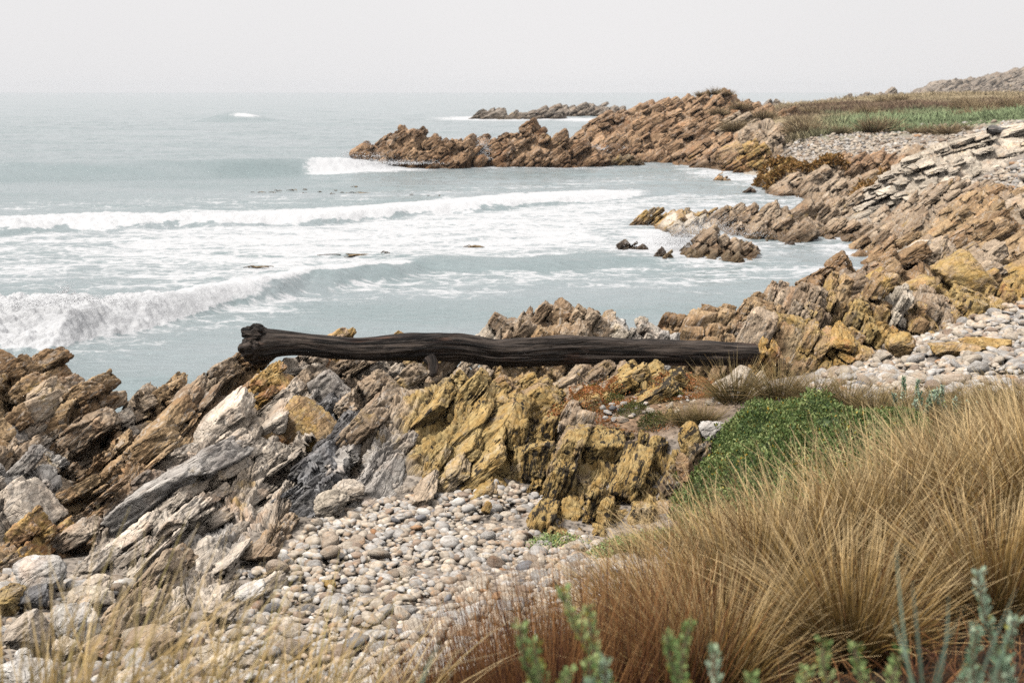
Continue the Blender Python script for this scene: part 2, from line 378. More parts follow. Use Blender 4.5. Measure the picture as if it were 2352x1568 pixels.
def lat(s, L, key1, key2, seed, j=.36):
    """cell of an uneven 1-D lattice: index, centre, half width"""
    def bnd(i): return L * (i + j * (hsh(i, key1, key2, seed).astype(np.float64) / 2147483647.5 - 1))
    i = np.floor(s / L).astype(np.int64)
    i = np.where(s < bnd(i), i - 1, i); i = np.where(s >= bnd(i + 1), i + 1, i)
    lo, hi = bnd(i), bnd(i + 1)
    return i, (lo + hi) / 2, (hi - lo) / 2
_TPL = {}
MAC = []
def rock_z(x, y):
    """height of bedrock (or -9) at points"""
    x = np.asarray(x, float); y = np.asarray(y, float); H = np.full(len(x), -9.)
    for x0, x1, y0, y1, m in MAC:
        k = (x > x0) & (x < x1) & (y > y0) & (y < y1)
        if k.any(): H[k] = np.maximum(H[k], m(x[k], y[k]))
    return H
def cube_tpl(n):
    """surface grid of a cube: points and quads"""
    if n in _TPL: return _TPL[n]
    t = np.linspace(-1, 1, n + 1); t = np.sign(t) * np.abs(t) ** .8
    vs_, fs = [], []; k = 0
    for ax in range(3):
        for sg in (-1, 1):
            a_, b_ = np.meshgrid(t, t, indexing='ij'); P = np.empty((n + 1, n + 1, 3))
            P[..., ax] = sg; P[..., (ax + 1) % 3] = a_; P[..., (ax + 2) % 3] = b_
            i = np.arange((n + 1) ** 2).reshape(n + 1, n + 1) + k
            q = np.stack([i[:-1, :-1], i[1:, :-1], i[1:, 1:], i[:-1, 1:]], -1).reshape(-1, 4)
            fs.append(q if sg > 0 else q[:, ::-1]); vs_.append(P.reshape(-1, 3)); k += (n + 1) ** 2
    V = np.concatenate(vs_); F = np.concatenate(fs)
    key = np.round(V * 1e5).astype(np.int64); _, first, inv = np.unique(key, axis=0, return_index=True, return_inverse=True)
    _TPL[n] = (V[first], inv.ravel()[F]); return _TPL[n]

def outcrop(name, label, cat, blocks, S=1.0, seed=1, step=1.0, mat=None, tide=0.0, rough=1.0, oct=3, rows=520, q0=2.0, p0=2.4, under=.35, dip=40, yaw=-8, group=None, wetamt=.8, blk=None, pr=8., keepf=.93, ext=.25, wsc=1.0, gap=.982, ysc=1.0, big=1.9, bigf=.5):
    """blocks: (px, py, Y, wl, wr, wf, wb, ly, zb, palette[, yaw]) - crest surveyed at (px, py, Y); widths in metres down to height zb.
    blk: sizes (along dip, along strike, bed thickness) of the jointed blocks the surface breaks into; None leaves it massive"""
    bed = bed_matrix(math.radians(dip), math.radians(yaw)).astype(np.float64)
    B = []
    for b in blocks:
        px, py, Y, wl, wr, wf, wb, ly, zb, pal = b[:10]
        Y = Y * ysc; wk = wsc * ysc; x, y, z = PX(px, py, Y)
        B.append((float(x), Y, float(z), wl * wk, wr * wk, wf * wk, wb * wk, ly * wk, zb, pal, b[10] if len(b) > 10 else .12))
    e_ = ext * S
    x0 = min((b[0] - b[3] * 1.3 - e_) for b in B); x1 = max((b[0] + b[4] * 1.3 + e_) for b in B)
    y0 = min(b[1] - b[7] - b[5] * 1.3 - e_ for b in B); y1 = max(b[1] + b[7] + b[6] * 1.3 + e_ for b in B)
    a0 = min(x0 / y0, x0 / y1); a1 = max(x1 / y0, x1 / y1); a0 = max(a0, -.56); a1 = min(a1, .56)
    def macro(x, y, want=False):
        nz_ = vnoise(np.stack([x / (1.1 * S), y / (1.1 * S), np.full_like(x, seed * 3.1)], 1), seed) * .2
        H = np.full(len(x), -9.); Wt = np.zeros(len(x)); C = np.zeros((len(x), 8))
        for i, (xc, yc, zt, wl, wr, wf, wb, ly, zb, pal, yw) in enumerate(B):
            c, s = math.cos(yw), math.sin(yw)
            dx = (x - xc) * c - (y - yc) * s; dy = (x - xc) * s + (y - yc) * c
            tx = np.where(dx < 0, -dx / wl, dx / wr); ty = np.where(dy < 0, np.maximum(-dy - ly, 0) / wf, np.maximum(dy - ly, 0) / wb)
            t = (tx ** p0 + ty ** p0) ** (1 / p0); t = t * (1 + nz_)
            h = zt - (zt - zb) * np.where(t < 1, t ** q0, 1 + q0 * (t - 1))
            H = np.maximum(H, h)
            if want:
                w = np.exp(np.clip(h * 14 / S, -60, 60)); P_ = PAL[pal]
                C += w[:, None] * np.array([*P_[0], *P_[1], P_[2], P_[3]])[None]; Wt += w
        return (H, C / (Wt[:, None] + 1e-30)) if want else H
    MAC.append((x0, x1, y0, y1, macro))
    nc = int((a1 - a0) * 1422 * 1.12 / step * 1.0) + 8
    aa = np.linspace(a0, a1, nc)
    M = 220
    ys = np.linspace(y0, y1, M)
    yy = np.repeat(ys[:, None], nc, 1); xx = aa[None] * yy
    z = chunked(lambda P: macro(P[:, 0], P[:, 1]), np.stack([xx.ravel(), yy.ravel()], 1)).reshape(M, nc)
    z = np.maximum(z, min(b[8] for b in B) - .3)
    ds = np.sqrt((.45 * np.diff(yy, axis=0)) ** 2 + np.diff(z, axis=0) ** 2) / yy[1:] + 1e-5
    kern = np.ones(9) / 9; ds = np.apply_along_axis(lambda r: np.convolve(np.pad(r, 4, 'edge'), kern, 'valid'), 1, ds)
    cum = np.vstack([np.zeros(nc), np.cumsum(ds, 0)]); tot = cum[-1]
    nr = int(min(rows, np.max(tot) * 1422 * 1.1 / step) + 20)
    Yg = np.empty((nr, nc))
    for j in range(nc): Yg[:, j] = np.interp(np.linspace(0, tot[j], nr), cum[:, j], ys)
    X = aa[None] * Yg
    H, C = chunked(lambda P: macro(P[:, 0], P[:, 1], True), np.stack([X.ravel(), Yg.ravel()], 1))
    V = np.stack([X.ravel(), Yg.ravel(), H], 1)
    def nrm(G):
        n = np.cross(np.gradient(G, axis=1), np.gradient(G, axis=0)).reshape(-1, 3)
        return n / (np.linalg.norm(n, axis=1, keepdims=True) + 1e-9)
    def blur(a, k):                                        # the direction of fracture relief follows the broad form
        for ax in (0, 1):
            m = max(1, min(k, a.shape[ax] // 4))
            pad = [(m, m) if i == ax else (0, 0) for i in range(3)]
            c_ = np.cumsum(np.pad(a, pad, 'edge'), axis=ax)
            n_ = a.shape[ax]; a = (np.take(c_, np.arange(2 * m, 2 * m + n_), axis=ax) - np.take(c_, np.arange(0, n_), axis=ax)) / (2 * m)
        return a
    n = nrm(blur(V.reshape(nr, nc, 3), max(2, int(.22 * S / (np.median(Yg) / 1422 * step))))) + np.array([0, 0, .25])
    n /= np.linalg.norm(n, axis=1, keepdims=True)
    gz = ground(V[:, 0], V[:, 1])
    keep = (V[:, 2] > gz - under) & (V[:, 2] > -.45)
    def shade(P, q, C, tone, crack, tb):
        mixn = fbm(q * np.array([.9, .9, 2.2]) / S, 3, seed + 50)
        k = np.clip(.5 + mixn * 1.6 + tb, 0, 1)[:, None]
        col = (C[:, 0:3] * k + C[:, 3:6] * (1 - k)) * (1 + .22 * tone + .5 * tb)[:, None]
        wet = np.zeros(len(P))
        if tide > 0: wet = sstep(tide, tide * .35, P[:, 2] + .25 * tide * fbm(P * 1.2 / S, 3, 8)) * wetamt
        msk = np.stack([np.clip(C[:, 6] + .2 * tone, 0, 1) * (C[:, 6] > .01), np.clip(C[:, 7] + .15 * tone + .25 * crack * (C[:, 7] > .3), 0, 1) * (C[:, 7] > .01), wet], 1)
        return dict(col=('FLOAT_COLOR', np.clip(col, .01, .9)), bed=('FLOAT_VECTOR', q), msk=('FLOAT_COLOR', msk))
    d, q, tone, crack = rock_disp(V.astype(np.float32), S, seed, bed.astype(np.float32), rough, oct)
    sink = .0 if blk is None else .8 * blk[2] + .1 * blk[0]
    V2 = V + n * (d - sink)[:, None]
    V2, F, at = cull(V2, grid_faces(nr, nc), keep, shade(V2, q, C, tone, crack, 0 * tone))
    if blk is not None:
        Lu, Lv, Lw = blk
        wf_ = lambda P: np.stack([vnoise(P / (2.6 * S) + 31 * k, seed + 70 + k) for k in range(3)], 1) * (.30 * S)
        sel = np.flatnonzero(keep)[::2]
        Ps = V[sel]; Ns = n[sel]
        Q = []
        for dep in (0, .35, .7, 1.1):
            P = Ps - Ns * (dep * Lw) ; Q.append((P + wf_(P)) @ bed)
        Q = np.concatenate(Q)
        zz = np.zeros(len(Q), np.int64)
        def cells(Q, f, sd):
            zz = np.zeros(len(Q), np.int64)
            kw, cw, hw = lat(Q[:, 2], Lw * f, zz, zz, sd)
            kv, cv, hv = lat(Q[:, 1], Lv * f, kw, zz, sd + 1)
            ku, cu, hu = lat(Q[:, 0], Lu * f, kw, kv, sd + 2)
            return np.stack([kw, kv, ku], 1), np.stack([cu, cv, cw], 1), np.stack([hu, hv, hw], 1)
        K1, c1, h1 = cells(Q, big, seed + 400)               # some beds stay whole, the rest break up small
        isb = hsh(K1[:, 0], K1[:, 1], K1[:, 2], seed + 401).astype(float) / 4294967295. < bigf
        K2, c2, h2 = cells(Q, 1., seed)
        K = np.where(isb[:, None], K1 * 2 + 1, K2 * 2); ca = np.where(isb[:, None], c1, c2); ha = np.where(isb[:, None], h1, h2)
        _, fi = np.unique(K, axis=0, return_index=True)
        c, h = ca[fi], ha[fi]
        P = c @ bed.T; P = P - wf_(P)                       # back to the world
        Hc, Cc = macro(P[:, 0], P[:, 1], True)
        r = np.random.default_rng(seed * 77)
        ok = (Hc - .40 * h[:, 2] - .12 * h[:, 0] > P[:, 2]) & (P[:, 2] > Hc - 3.4 * max(Lw, .3 * Lu) - 1.2 * h[:, 2]) & (r.random(len(P)) < keepf)
        c, h, P, Cc = c[ok], h[ok], P[ok], Cc[ok]
        npx = 2 * h.max(1) / P[:, 1] * 1422 / (1.9 * step)
        nlev = np.array([3, 5, 8, 12, 17, 23]); li = np.clip(np.searchsorted(nlev, npx), 0, 5)
        VS, FS, DN, CC, TB, off = [], [], [], [], [], len(V2)
        cutn = r.normal(0, 1, (len(c), 4, 3)); cutn /= np.linalg.norm(cutn, axis=-1, keepdims=True); cuth = r.uniform(.78, 1.25, (len(c), 4))
        jit = r.normal(0, .10, (len(c), 8, 3)); tb = r.normal(0, .16, len(c)); push = r.normal(0, .055, (len(c), 3)) * np.array([.6, .6, 1.])
        rot = r.normal(0, .03, (len(c), 3)); prs = pr * r.uniform(.7, 1.7, len(c))
        for L_ in range(6):
            ids = np.flatnonzero(li == L_)
            if not len(ids): continue
            T, TF = cube_tpl(int(nlev[L_])); m = len(T)
            w8 = np.stack([(1 + sx * T[:, 0]) * (1 + sy * T[:, 1]) * (1 + sz * T[:, 2]) / 8 for sx in (-1, 1) for sy in (-1, 1) for sz in (-1, 1)], 1)
            p_ = prs[ids][:, None]
            pn = (np.abs(T[None]) ** p_[..., None]).sum(-1) ** (1 / p_)
            loc = T[None] / pn[..., None] + np.einsum('mk,bkj->bmj', w8, jit[ids])
            for ci_ in range(4):                              # chipped corners
                ex = (loc * cutn[ids, ci_][:, None]).sum(-1) - cuth[ids, ci_][:, None]; loc = loc - np.maximum(ex, 0)[..., None] * cutn[ids, ci_][:, None] * .9
            dn = np.sign(T)[None] * (np.abs(T)[None] ** (p_[..., None] - 1)); dn = dn / np.linalg.norm(dn, axis=-1, keepdims=True)
            loc = loc * (h[ids][:, None] * gap)
            rx = rot[ids]; loc = loc + np.cross(rx[:, None], loc)
            qv = (c[ids] + push[ids] * h[ids])[:, None] + loc
            VS.append(qv.reshape(-1, 3)); DN.append(dn.reshape(-1, 3))
            FS.append((TF[None] + (np.arange(len(ids)) * m)[:, None, None] + off).reshape(-1, 4)); off += m * len(ids)
            CC.append(np.repeat(Cc[ids], m, 0)); TB.append(np.repeat(tb[ids], m))
        if VS:
            qv = np.concatenate(VS); dn = np.concatenate(DN) @ bed.T; CCa = np.concatenate(CC); TBa = np.concatenate(TB); Fb = np.concatenate(FS)
            P = qv @ bed.T; P = P - wf_(P)
            ss = min(S, Lu * 1.1)
            d, q, tone, crack = rock_disp(P.astype(np.float32), ss * .8, seed + 3, bed.astype(np.float32), rough * .5, oct)
            P = P + dn * d[:, None]
            deep = macro(P[:, 0], P[:, 1]) - P[:, 2] < 1.3 * Lw + .45 * Lu
            Pn, Fb, ab = cull(P, Fb - len(V2), deep & (P[:, 2] > -.45) & (P[:, 2] > ground(P[:, 0], P[:, 1]) - under), shade(P, qv, CCa, tone, crack, TBa))
            at = {k: (at[k][0], np.concatenate([at[k][1], ab[k][1]])) for k in at}
            F = np.concatenate([F, Fb + len(V2)]); V2 = np.concatenate([V2, Pn])
    o = mesh_np(name, V2, F, at, mat=mat or M_ROCK)
    tag(o, label, cat, group)
    print(name, seed, len(V2), 0 if blk is None else len(c))
    return o
OC = []
def oc(*a, **k): OC.append(outcrop(*a, **k))
# --- left shore
oc('rock_outcrop', 'tall tilted rust-brown block outcrop at the left edge with the surf behind it', 'rock outcrop', [
    (62, 798, 18.2, 1.0, .30, .9, .8, .5, .9, 'brown'), (15, 818, 18.0, .9, .4, .9, .8, .5, .9, 'brown'), (-90, 830, 18.0, .9, .6, .9, .8, .6, .7, 'brown'),
    (140, 843, 17.6, .7, .25, .8, .8, .4, .8, 'tan'), (185, 868, 17.2, .6, .22, .6, .8, .35, .7, 'brown'), (225, 868, 17.3, .5, .16, .5, .8, .3, .6, 'brown'),
    (110, 905, 16.9, .6, .3, .5, .8, .35, .9, 'tan'), (200, 930, 16.7, .5, .22, .35, .8, .3, .7, 'tan'), (60, 940, 16.4, .5, .3, .4, .8, .3, .9, 'grey'),
    (-20, 960, 16.0, .7, .35, .5, .8, .4, .9, 'brown'), (95, 985, 16.2, .4, .25, .3, .6, .2, .8, 'grey')], S=.95, seed=11, rough=.75, bigf=.3, big=1.6, keepf=.98, blk=(.44,.52,.28), oct=4)
oc('rock_outcrop', 'low grey-brown rock below the tilted brown blocks at the left edge', 'rock outcrop', [
    (20, 985, 14.8, .9, .3, .5, .6, .3, .9, 'tan'), (-60, 960, 15.0, .9, .3, .5, .6, .3, .9, 'brown'), (75, 1050, 14.2, .5, .22, .5, .5, .25, .8, 'grey'), (0, 1060, 13.9, .8, .35, .4, .5, .2, 1.0, 'grey')], S=.8, seed=12, bigf=.65, blk=(.36,.4,.22), oct=4)
oc('rock_outcrop', 'cream and orange knobbly rock at the left edge above the pale round boulder', 'rock outcrop', [
    (20, 1110, 13.3, .8, .35, .4, .5, .3, 1.0, 'cream'), (85, 1150, 13.0, .5, .16, .35, .5, .2, 1.0, 'orange'), (-60, 1120, 13.1, .8, .35, .5, .5, .3, 1.0, 'cream'), (60, 1225, 12.6, .6, .25, .3, .5, .2, 1.0, 'tan'), (-20, 1230, 12.5, .6, .3, .3, .5, .2, 1.0, 'brown')], S=.6, seed=13, blk=(0.26, 0.26, 0.18), oct=4)
oc('rock_outcrop', 'narrow dark brown slab down in the gully left of the long grey ramp', 'rock outcrop', [
    (215, 1075, 15.2, .3, .25, .7, .5, .5, .5, 'brown'), (175, 1120, 14.3, .3, .25, .6, .5, .4, .6, 'brown'), (150, 1190, 13.5, .35, .25, .5, .5, .4, .8, 'tan'), (260, 990, 16.2, .3, .2, .7, .5, .5, .4, 'brown')], S=.6, seed=14, blk=(0.4, 0.55, 0.14), oct=4)
oc('rock_outcrop', 'small grey-tan pinnacles in the gap between the brown blocks and the grey ramp', 'rock outcrop', [
    (330, 875, 18.6, .4, .25, .6, .6, .3, .5, 'tan'), (395, 858, 18.9, .3, .16, .5, .5, .3, .6, 'brown'), (290, 935, 18.0, .35, .3, .6, .6, .3, .4, 'cream')], S=.6, seed=15, blk=(0.28, 0.3, 0.14), oct=4)
oc('rock_outcrop', 'long pale grey ramp of tilted strata rising up to the left end of the log', 'rock outcrop', [
    (553, 803, 17.3, .45, .5, .8, 1.0, .3, .9, 'brown'), (505, 822, 17.0, .40, .5, .8, 1.0, .4, .9, 'tan'), (450, 858, 16.5, .35, .6, .8, .8, .4, .9, 'tan'),
    (405, 900, 15.9, .32, .7, .8, .8, .4, .9, 'brown'), (360, 950, 15.3, .32, .7, .8, .8, .4, .9, 'brown'), (318, 1010, 14.7, .32, .8, .8, .8, .4, .8, 'brown'),
    (290, 1070, 14.0, .32, .8, .7, .8, .4, .8, 'brown'), (250, 1130, 13.5, .30, .8, .7, .8, .4, .8, 'cream'), (215, 1195, 12.9, .30, .8, .6, .8, .4, .9, 'grey'), (190, 1255, 12.4, .3, .8, .4, .8, .3, .9, 'cream'),
    (560, 900, 15.9, .9, .6, .9, .8, .4, 1.0, 'cream'), (610, 940, 15.3, .7, .5, .8, .8, .3, 1.0, 'cream'), (500, 970, 15.0, .9, .6, .8, .8, .4, .9, 'cream'), (590, 1010, 14.6, .7, .5, .7, .8, .3, 1.0, 'cream'),
    (430, 1040, 14.2, .9, .7, .8, .8, .4, .8, 'grey'), (540, 1080, 13.8, .8, .6, .7, .8, .3, .9, 'cream'), (650, 1085, 13.7, .7, .4, .6, .8, .3, 1.0, 'cream'), (400, 1130, 13.2, .9, .7, .7, .8, .3, .9, 'cream'),
    (520, 1165, 12.9, .8, .7, .6, .8, .3, 1.0, 'grey'), (645, 1150, 13.0, .6, .35, .5, .8, .3, 1.1, 'tan'), (330, 1215, 12.4, .8, .7, .5, .8, .3, .9, 'cream'), (470, 1225, 12.3, .8, .7, .4, .8, .3, 1.0, 'cream'), (590, 1235, 12.3, .6, .4, .3, .8, .2, 1.1, 'cream'), (280, 1275, 12.0, .6, .6, .3, .6, .2, 1.0, 'grey')],
    S=.8, seed=16, rough=.75, bigf=.6, big=1.9, keepf=.98, blk=(.42,.66,.16), oct=4, rows=700)
oc('rock_outcrop', 'orange and cream knobbly rock directly below the left end of the log', 'rock outcrop', [
    (615, 848, 16.3, .35, .3, .4, .6, .2, 1.2, 'orange'), (590, 835, 16.6, .3, .3, .4, .6, .2, 1.2, 'orange'), (655, 880, 16.0, .35, .3, .35, .6, .2, 1.2, 'cream'), (690, 905, 15.7, .35, .22, .4, .6, .2, 1.1, 'gold'), (640, 935, 15.4, .4, .3, .4, .6, .2, 1.1, 'orange'),
    (725, 875, 16.3, .3, .3, .5, .6, .2, 1.1, 'grey'), (700, 845, 16.7, .4, .4, .5, .6, .2, 1.2, 'tan'), (700, 960, 15.1, .35, .25, .5, .6, .2, 1.0, 'cream'), (735, 830, 17.1, .5, .5, .5, .6, .2, 1.2, 'cream')], S=.6, seed=17, blk=(0.28, 0.3, 0.2), oct=4)
oc('rock_outcrop', 'dark slate-grey rock in the gully left of the yellow dome', 'rock outcrop', [
    (770, 880, 16.4, .35, .3, .6, .6, .3, 1.0, 'slate'), (790, 925, 15.6, .25, .25, .5, .6, .3, 1.0, 'slate'), (760, 970, 15.2, .3, .2, .5, .6, .3, 1.0, 'slate'), (720, 1030, 14.3, .3, .25, .4, .6, .3, 1.0, 'slate'), (785, 1010, 14.4, .22, .2, .4, .5, .2, 1.0, 'grey'),
    (745, 1075, 13.9, .3, .25, .3, .6, .3, 1.1, 'slate'), (830, 850, 16.6, .4, .4, .5, .5, .3, 1.2, 'tan')], S=.5, seed=18, blk=(0.3, 0.4, 0.15), oct=4)
oc('rock_dome', 'large smooth yellow-streaked rock dome under the middle of the log', 'rock outcrop', [
    (1010, 848, 15.9, .75, .85, 1.5, 1.2, .3, 1.2, 'yellow', .25), (930, 862, 15.8, .55, .9, 1.5, 1.2, .3, 1.2, 'tan', .25), (1090, 880, 15.5, .9, .8, 1.2, 1.2, .3, 1.2, 'yellow', .2),
    (900, 940, 15.1, .40, .9, .9, 1.0, .3, 1.2, 'grey', .25), (1000, 960, 15.0, .8, .8, .9, 1.0, .3, 1.2, 'yellow', .2), (1110, 965, 15.0, .8, .6, .9, 1.0, .2, 1.2, 'yellow'), (880, 1040, 14.5, .35, .9, .5, 1.0, .3, 1.2, 'grey', .2),
    (980, 1060, 14.3, .7, .7, .4, 1.0, .2, 1.2, 'tan'), (1090, 1060, 14.3, .7, .5, .35, 1.0, .2, 1.2, 'yellow'), (900, 1110, 14.1, .4, .6, .3, .8, .2, 1.2, 'tan')], S=.85, seed=19, blk=(0.42, 0.62, 0.15), oct=4, q0=2.2, rough=.6, rows=640, dip=50, keepf=1., gap=.99, bigf=.7, big=2.0)
oc('rock_outcrop', 'steep yellow rock columns spotted with black lichen above the pebbles', 'rock outcrop', [
    (1190, 945, 15.0, .3, .2, .8, .9, .2, 1.2, 'yellow', 0), (1175, 1030, 14.4, .22, .16, .35, .8, .1, 1.2, 'yellow', 0), (1245, 965, 14.7, .2, .16, .5, .9, .2, 1.2, 'black', 0), (1235, 1050, 14.1, .18, .15, .25, .8, .1, 1.1, 'black', 0),
    (1310, 960, 14.7, .25, .2, .7, .9, .2, 1.2, 'tan', 0), (1300, 1040, 14.1, .2, .18, .5, .8, .1, 1.2, 'black', 0), (1375, 1000, 14.4, .25, .22, .5, .9, .2, 1.3, 'yellow', 0), (1340, 1060, 13.9, .22, .2, .5, .6, .1, 1.2, 'yellow', 0),
    (1440, 1010, 14.3, .3, .3, .5, .9, .2, 1.4, 'black', .1), (1400, 1080, 13.7, .3, .25, .4, .8, .1, 1.3, 'yellow', .1), (1510, 1000, 14.4, .3, .3, .5, .9, .2, 1.5, 'black', .1), (1480, 1070, 13.8, .3, .25, .5, .8, .1, 1.3, 'yellow', .1),
    (1560, 990, 14.4, .25, .2, .6, .9, .2, 1.6, 'black', 0), (1575, 1050, 13.9, .25, .2, .4, .8, .1, 1.6, 'dark', 0), (1290, 1150, 13.3, .22, .2, .3, .5, .1, 1.1, 'yellow', 0), (1350, 1130, 13.4, .22, .2, .3, .5, .1, 1.2, 'black', 0),
    (1420, 1120, 13.4, .25, .2, .3, .5, .1, 1.3, 'yellow', .1), (1500, 1110, 13.4, .3, .25, .3, .5, .1, 1.4, 'yellow', .1), (1270, 1195, 12.9, .2, .2, .2, .4, .1, 1.1, 'black', 0), (1560, 1110, 13.3, .3, .2, .3, .5, .1, 1.5, 'brown', .1)],
    S=.42, seed=20, wsc=1.4, blk=(0.3, 0.26, 0.16), oct=4, rough=1.0, q0=2.4, rows=640, dip=78)
oc('rock_ledge', 'knobbly yellow rock ledge with black patches just under the right half of the log', 'rock outcrop', [
    (1170, 855, 16.2, .7, .7, .9, .8, .3, 1.5, 'gold'), (1260, 868, 16.0, .5, .5, .6, .8, .3, 1.6, 'yellow'), (1330, 845, 16.7, .6, .5, .7, .8, .3, 1.6, 'tan'), (1400, 845, 16.8, .5, .4, .6, .8, .3, 1.6, 'tan'), (1475, 826, 16.4, .45, .4, .55, .7, .3, 1.7, 'yellow'),
    (1425, 875, 16.0, .4, .35, .4, .7, .2, 1.7, 'yellow'), (1500, 868, 15.9, .3, .35, .4, .7, .2, 1.8, 'black'), (1560, 845, 16.3, .3, .25, .4, .7, .2, 1.8, 'black'), (1360, 900, 15.7, .35, .3, .3, .6, .2, 1.8, 'gold'), (1225, 900, 15.6, .5, .5, .5, .7, .2, 1.6, 'yellow'), (1600, 880, 15.9, .3, .3, .3, .6, .2, 1.8, 'gold'), (1690, 845, 16.6, .4, .4, .4, .6, .2, 1.8, 'pale')],
    S=.55, seed=21, blk=(0.3, 0.3, 0.17), oct=4, rough=.9, rows=420)
oc('rock_outcrop', 'brown fractured rock block standing behind the middle of the log against the water', 'rock outcrop', [
    (1150, 708, 20.5, .28, .6, .8, .8, .3, .9, 'tan'), (1200, 697, 20.6, .45, .5, .8, .8, .3, .9, 'tan'), (1250, 692, 20.8, .5, .5, .8, .8, .3, .9, 'tan'), (1300, 696, 20.7, .5, .5, .8, .8, .3, .9, 'brown'), (1345, 698, 20.5, .6, .35, .8, .8, .3, .9, 'tan'), (1372, 708, 20.3, .5, .16, .6, .8, .3, .9, 'tan'),
    (1180, 735, 20.0, .5, .5, .4, .8, .3, 1.2, 'tan'), (1260, 735, 20.0, .5, .5, .4, .8, .3, 1.2, 'brown'), (1340, 735, 20.0, .5, .3, .4, .8, .3, 1.2, 'tan'), (1120, 760, 20.2, .3, .5, .5, .6, .3, .9, 'pale')], S=.5, seed=22, blk=(0.28, 0.28, 0.2), dip=52, oct=4, q0=2.6, rough=.9)
oc('rock_outcrop', 'low mottled grey rocks between the brown block and the ridge behind the log', 'rock outcrop', [
    (1425, 718, 21.0, .22, .25, .5, .5, .2, .9, 'white'), (1465, 735, 21.0, .4, .4, .5, .5, .2, .9, 'pale'), (1405, 745, 20.4, .3, .4, .4, .5, .2, .9, 'pale'), (1500, 748, 20.8, .4, .4, .5, .5, .2, .9, 'grey')], S=.4, seed=23, blk=(.24,.24,.16), dip=60, oct=4, q0=2.4)
oc('rock_outcrop', 'grey and cream layered rock just under and behind the left half of the log', 'rock outcrop', [
    (690, 822, 17.5, .5, .5, .8, .8, .3, 1.2, 'cream'), (750, 815, 17.7, .5, .5, .9, .8, .3, 1.2, 'tan'), (820, 815, 17.7, .5, .5, .9, .8, .3, 1.2, 'tan'), (890, 818, 17.6, .5, .5, .9, .8, .3, 1.2, 'cream'), (960, 820, 17.5, .5, .5, .9, .8, .3, 1.2, 'gold'), (1030, 818, 17.5, .5, .5, .9, .8, .3, 1.2, 'tan'), (1100, 822, 17.5, .5, .5, .9, .8, .3, 1.2, 'tan'), (1190, 824, 17.5, .6, .6, .9, .8, .3, 1.3, 'gold')], S=.5, seed=28, blk=(0.3, 0.35, 0.16), oct=4, q0=2.2)
oc('rock', 'small tan rock tips peeping over the log near its left end', 'rock', [(765, 753, 19.6, .2, .2, .4, .4, .2, 1.2, 'orange'), (792, 756, 19.4, .18, .14, .4, .4, .2, 1.2, 'orange'), (735, 775, 19.5, .3, .3, .4, .4, .2, 1.2, 'tan')], S=.35, seed=24, blk=(0.25, 0.25, 0.16))
oc('rock', 'single tiny tan rock tip peeping over the middle of the log', 'rock', [(908, 766, 19.4, .08, .08, .3, .3, .1, 1.7, 'orange')], S=.2, seed=25, blk=(0.15, 0.15, 0.1))

# --- the big ridge on the right
oc('rock_ridge', 'long ridge of golden yellow lichened rock running right from the end of the log', 'rock ridge', [
    (1540, 722, 22.2, .5, .5, .6, .8, .3, .8, 'brown'), (1590, 745, 21.3, .5, .5, .6, .8, .3, 1.0, 'brown'), (1640, 705, 22.6, .6, .6, .8, .8, .3, .8, 'brown'), (1660, 752, 21.0, .5, .5, .5, .8, .3, 1.2, 'brown'),
    (1700, 690, 23.0, .6, .6, .8, .8, .3, .8, 'brown'), (1745, 665, 23.5, .6, .6, .8, .9, .3, .8, 'brown'), (1735, 735, 21.2, .5, .5, .6, .8, .3, 1.2, 'tan'), (1795, 642, 24.0, .6, .6, .9, .9, .3, .8, 'tan'),
    (1755, 770, 20.2, .25, .25, .25, .8, .2, 1.4, 'orange'), (1810, 715, 21.5, .5, .45, .7, .8, .3, 1.3, 'yellow'), (1800, 780, 20.3, .3, .3, .3, .8, .2, 1.4, 'brown'), (1865, 735, 20.9, .4, .4, .45, .8, .2, 1.4, 'gold'),
    (1920, 735, 20.9, .4, .45, .4, .8, .25, 1.4, 'orange'), (1965, 752, 20.9, .35, .3, .4, .8, .25, 1.4, 'gold'), (1860, 660, 22.8, .6, .5, .8, .9, .3, 1.3, 'tan'), (1930, 640, 23.3, .6, .5, .8, .9, .3, 1.3, 'gold'), (1990, 690, 22.2, .4, .35, .6, .8, .3, 1.4, 'yellow'),
    (2005, 632, 23.6, .5, .45, .9, .9, .3, 1.4, 'gold'), (2040, 720, 22.0, .3, .25, .5, .8, .3, 1.4, 'orange'), (2060, 660, 23.3, .4, .3, .7, .8, .3, 1.4, 'pale'), (2100, 690, 23.0, .35, .3, .6, .8, .3, 1.4, 'gold'), (2150, 655, 24.0, .5, .4, .8, .8, .3, 1.5, 'tan'), (2195, 690, 23.6, .4, .35, .6, .8, .3, 1.5, 'gold'),
    (2240, 650, 24.6, .6, .5, .9, .8, .3, 1.5, 'yellow'), (2300, 670, 24.6, .5, .5, .8, .8, .3, 1.5, 'gold'), (2352, 655, 25.2, .7, .6, .9, .8, .3, 1.5, 'orange'), (2450, 660, 25.2, .7, .8, .9, .8, .3, 1.5, 'tan'), (2560, 640, 25.2, .8, .8, .9, .8, .3, 1.5, 'tan'), (2260, 725, 23.0, .4, .5, .4, .6, .3, 1.7, 'tan'), (2350, 715, 23.2, .5, .5, .4, .6, .3, 1.8, 'tan'),
    (2150, 735, 22.5, .3, .3, .3, .6, .2, 1.5, 'gold')], S=.75, seed=26, big=1.8, bigf=.35, blk=(.31,.33,.21), oct=4, rows=620, rough=1.0, q0=2.2, dip=66)
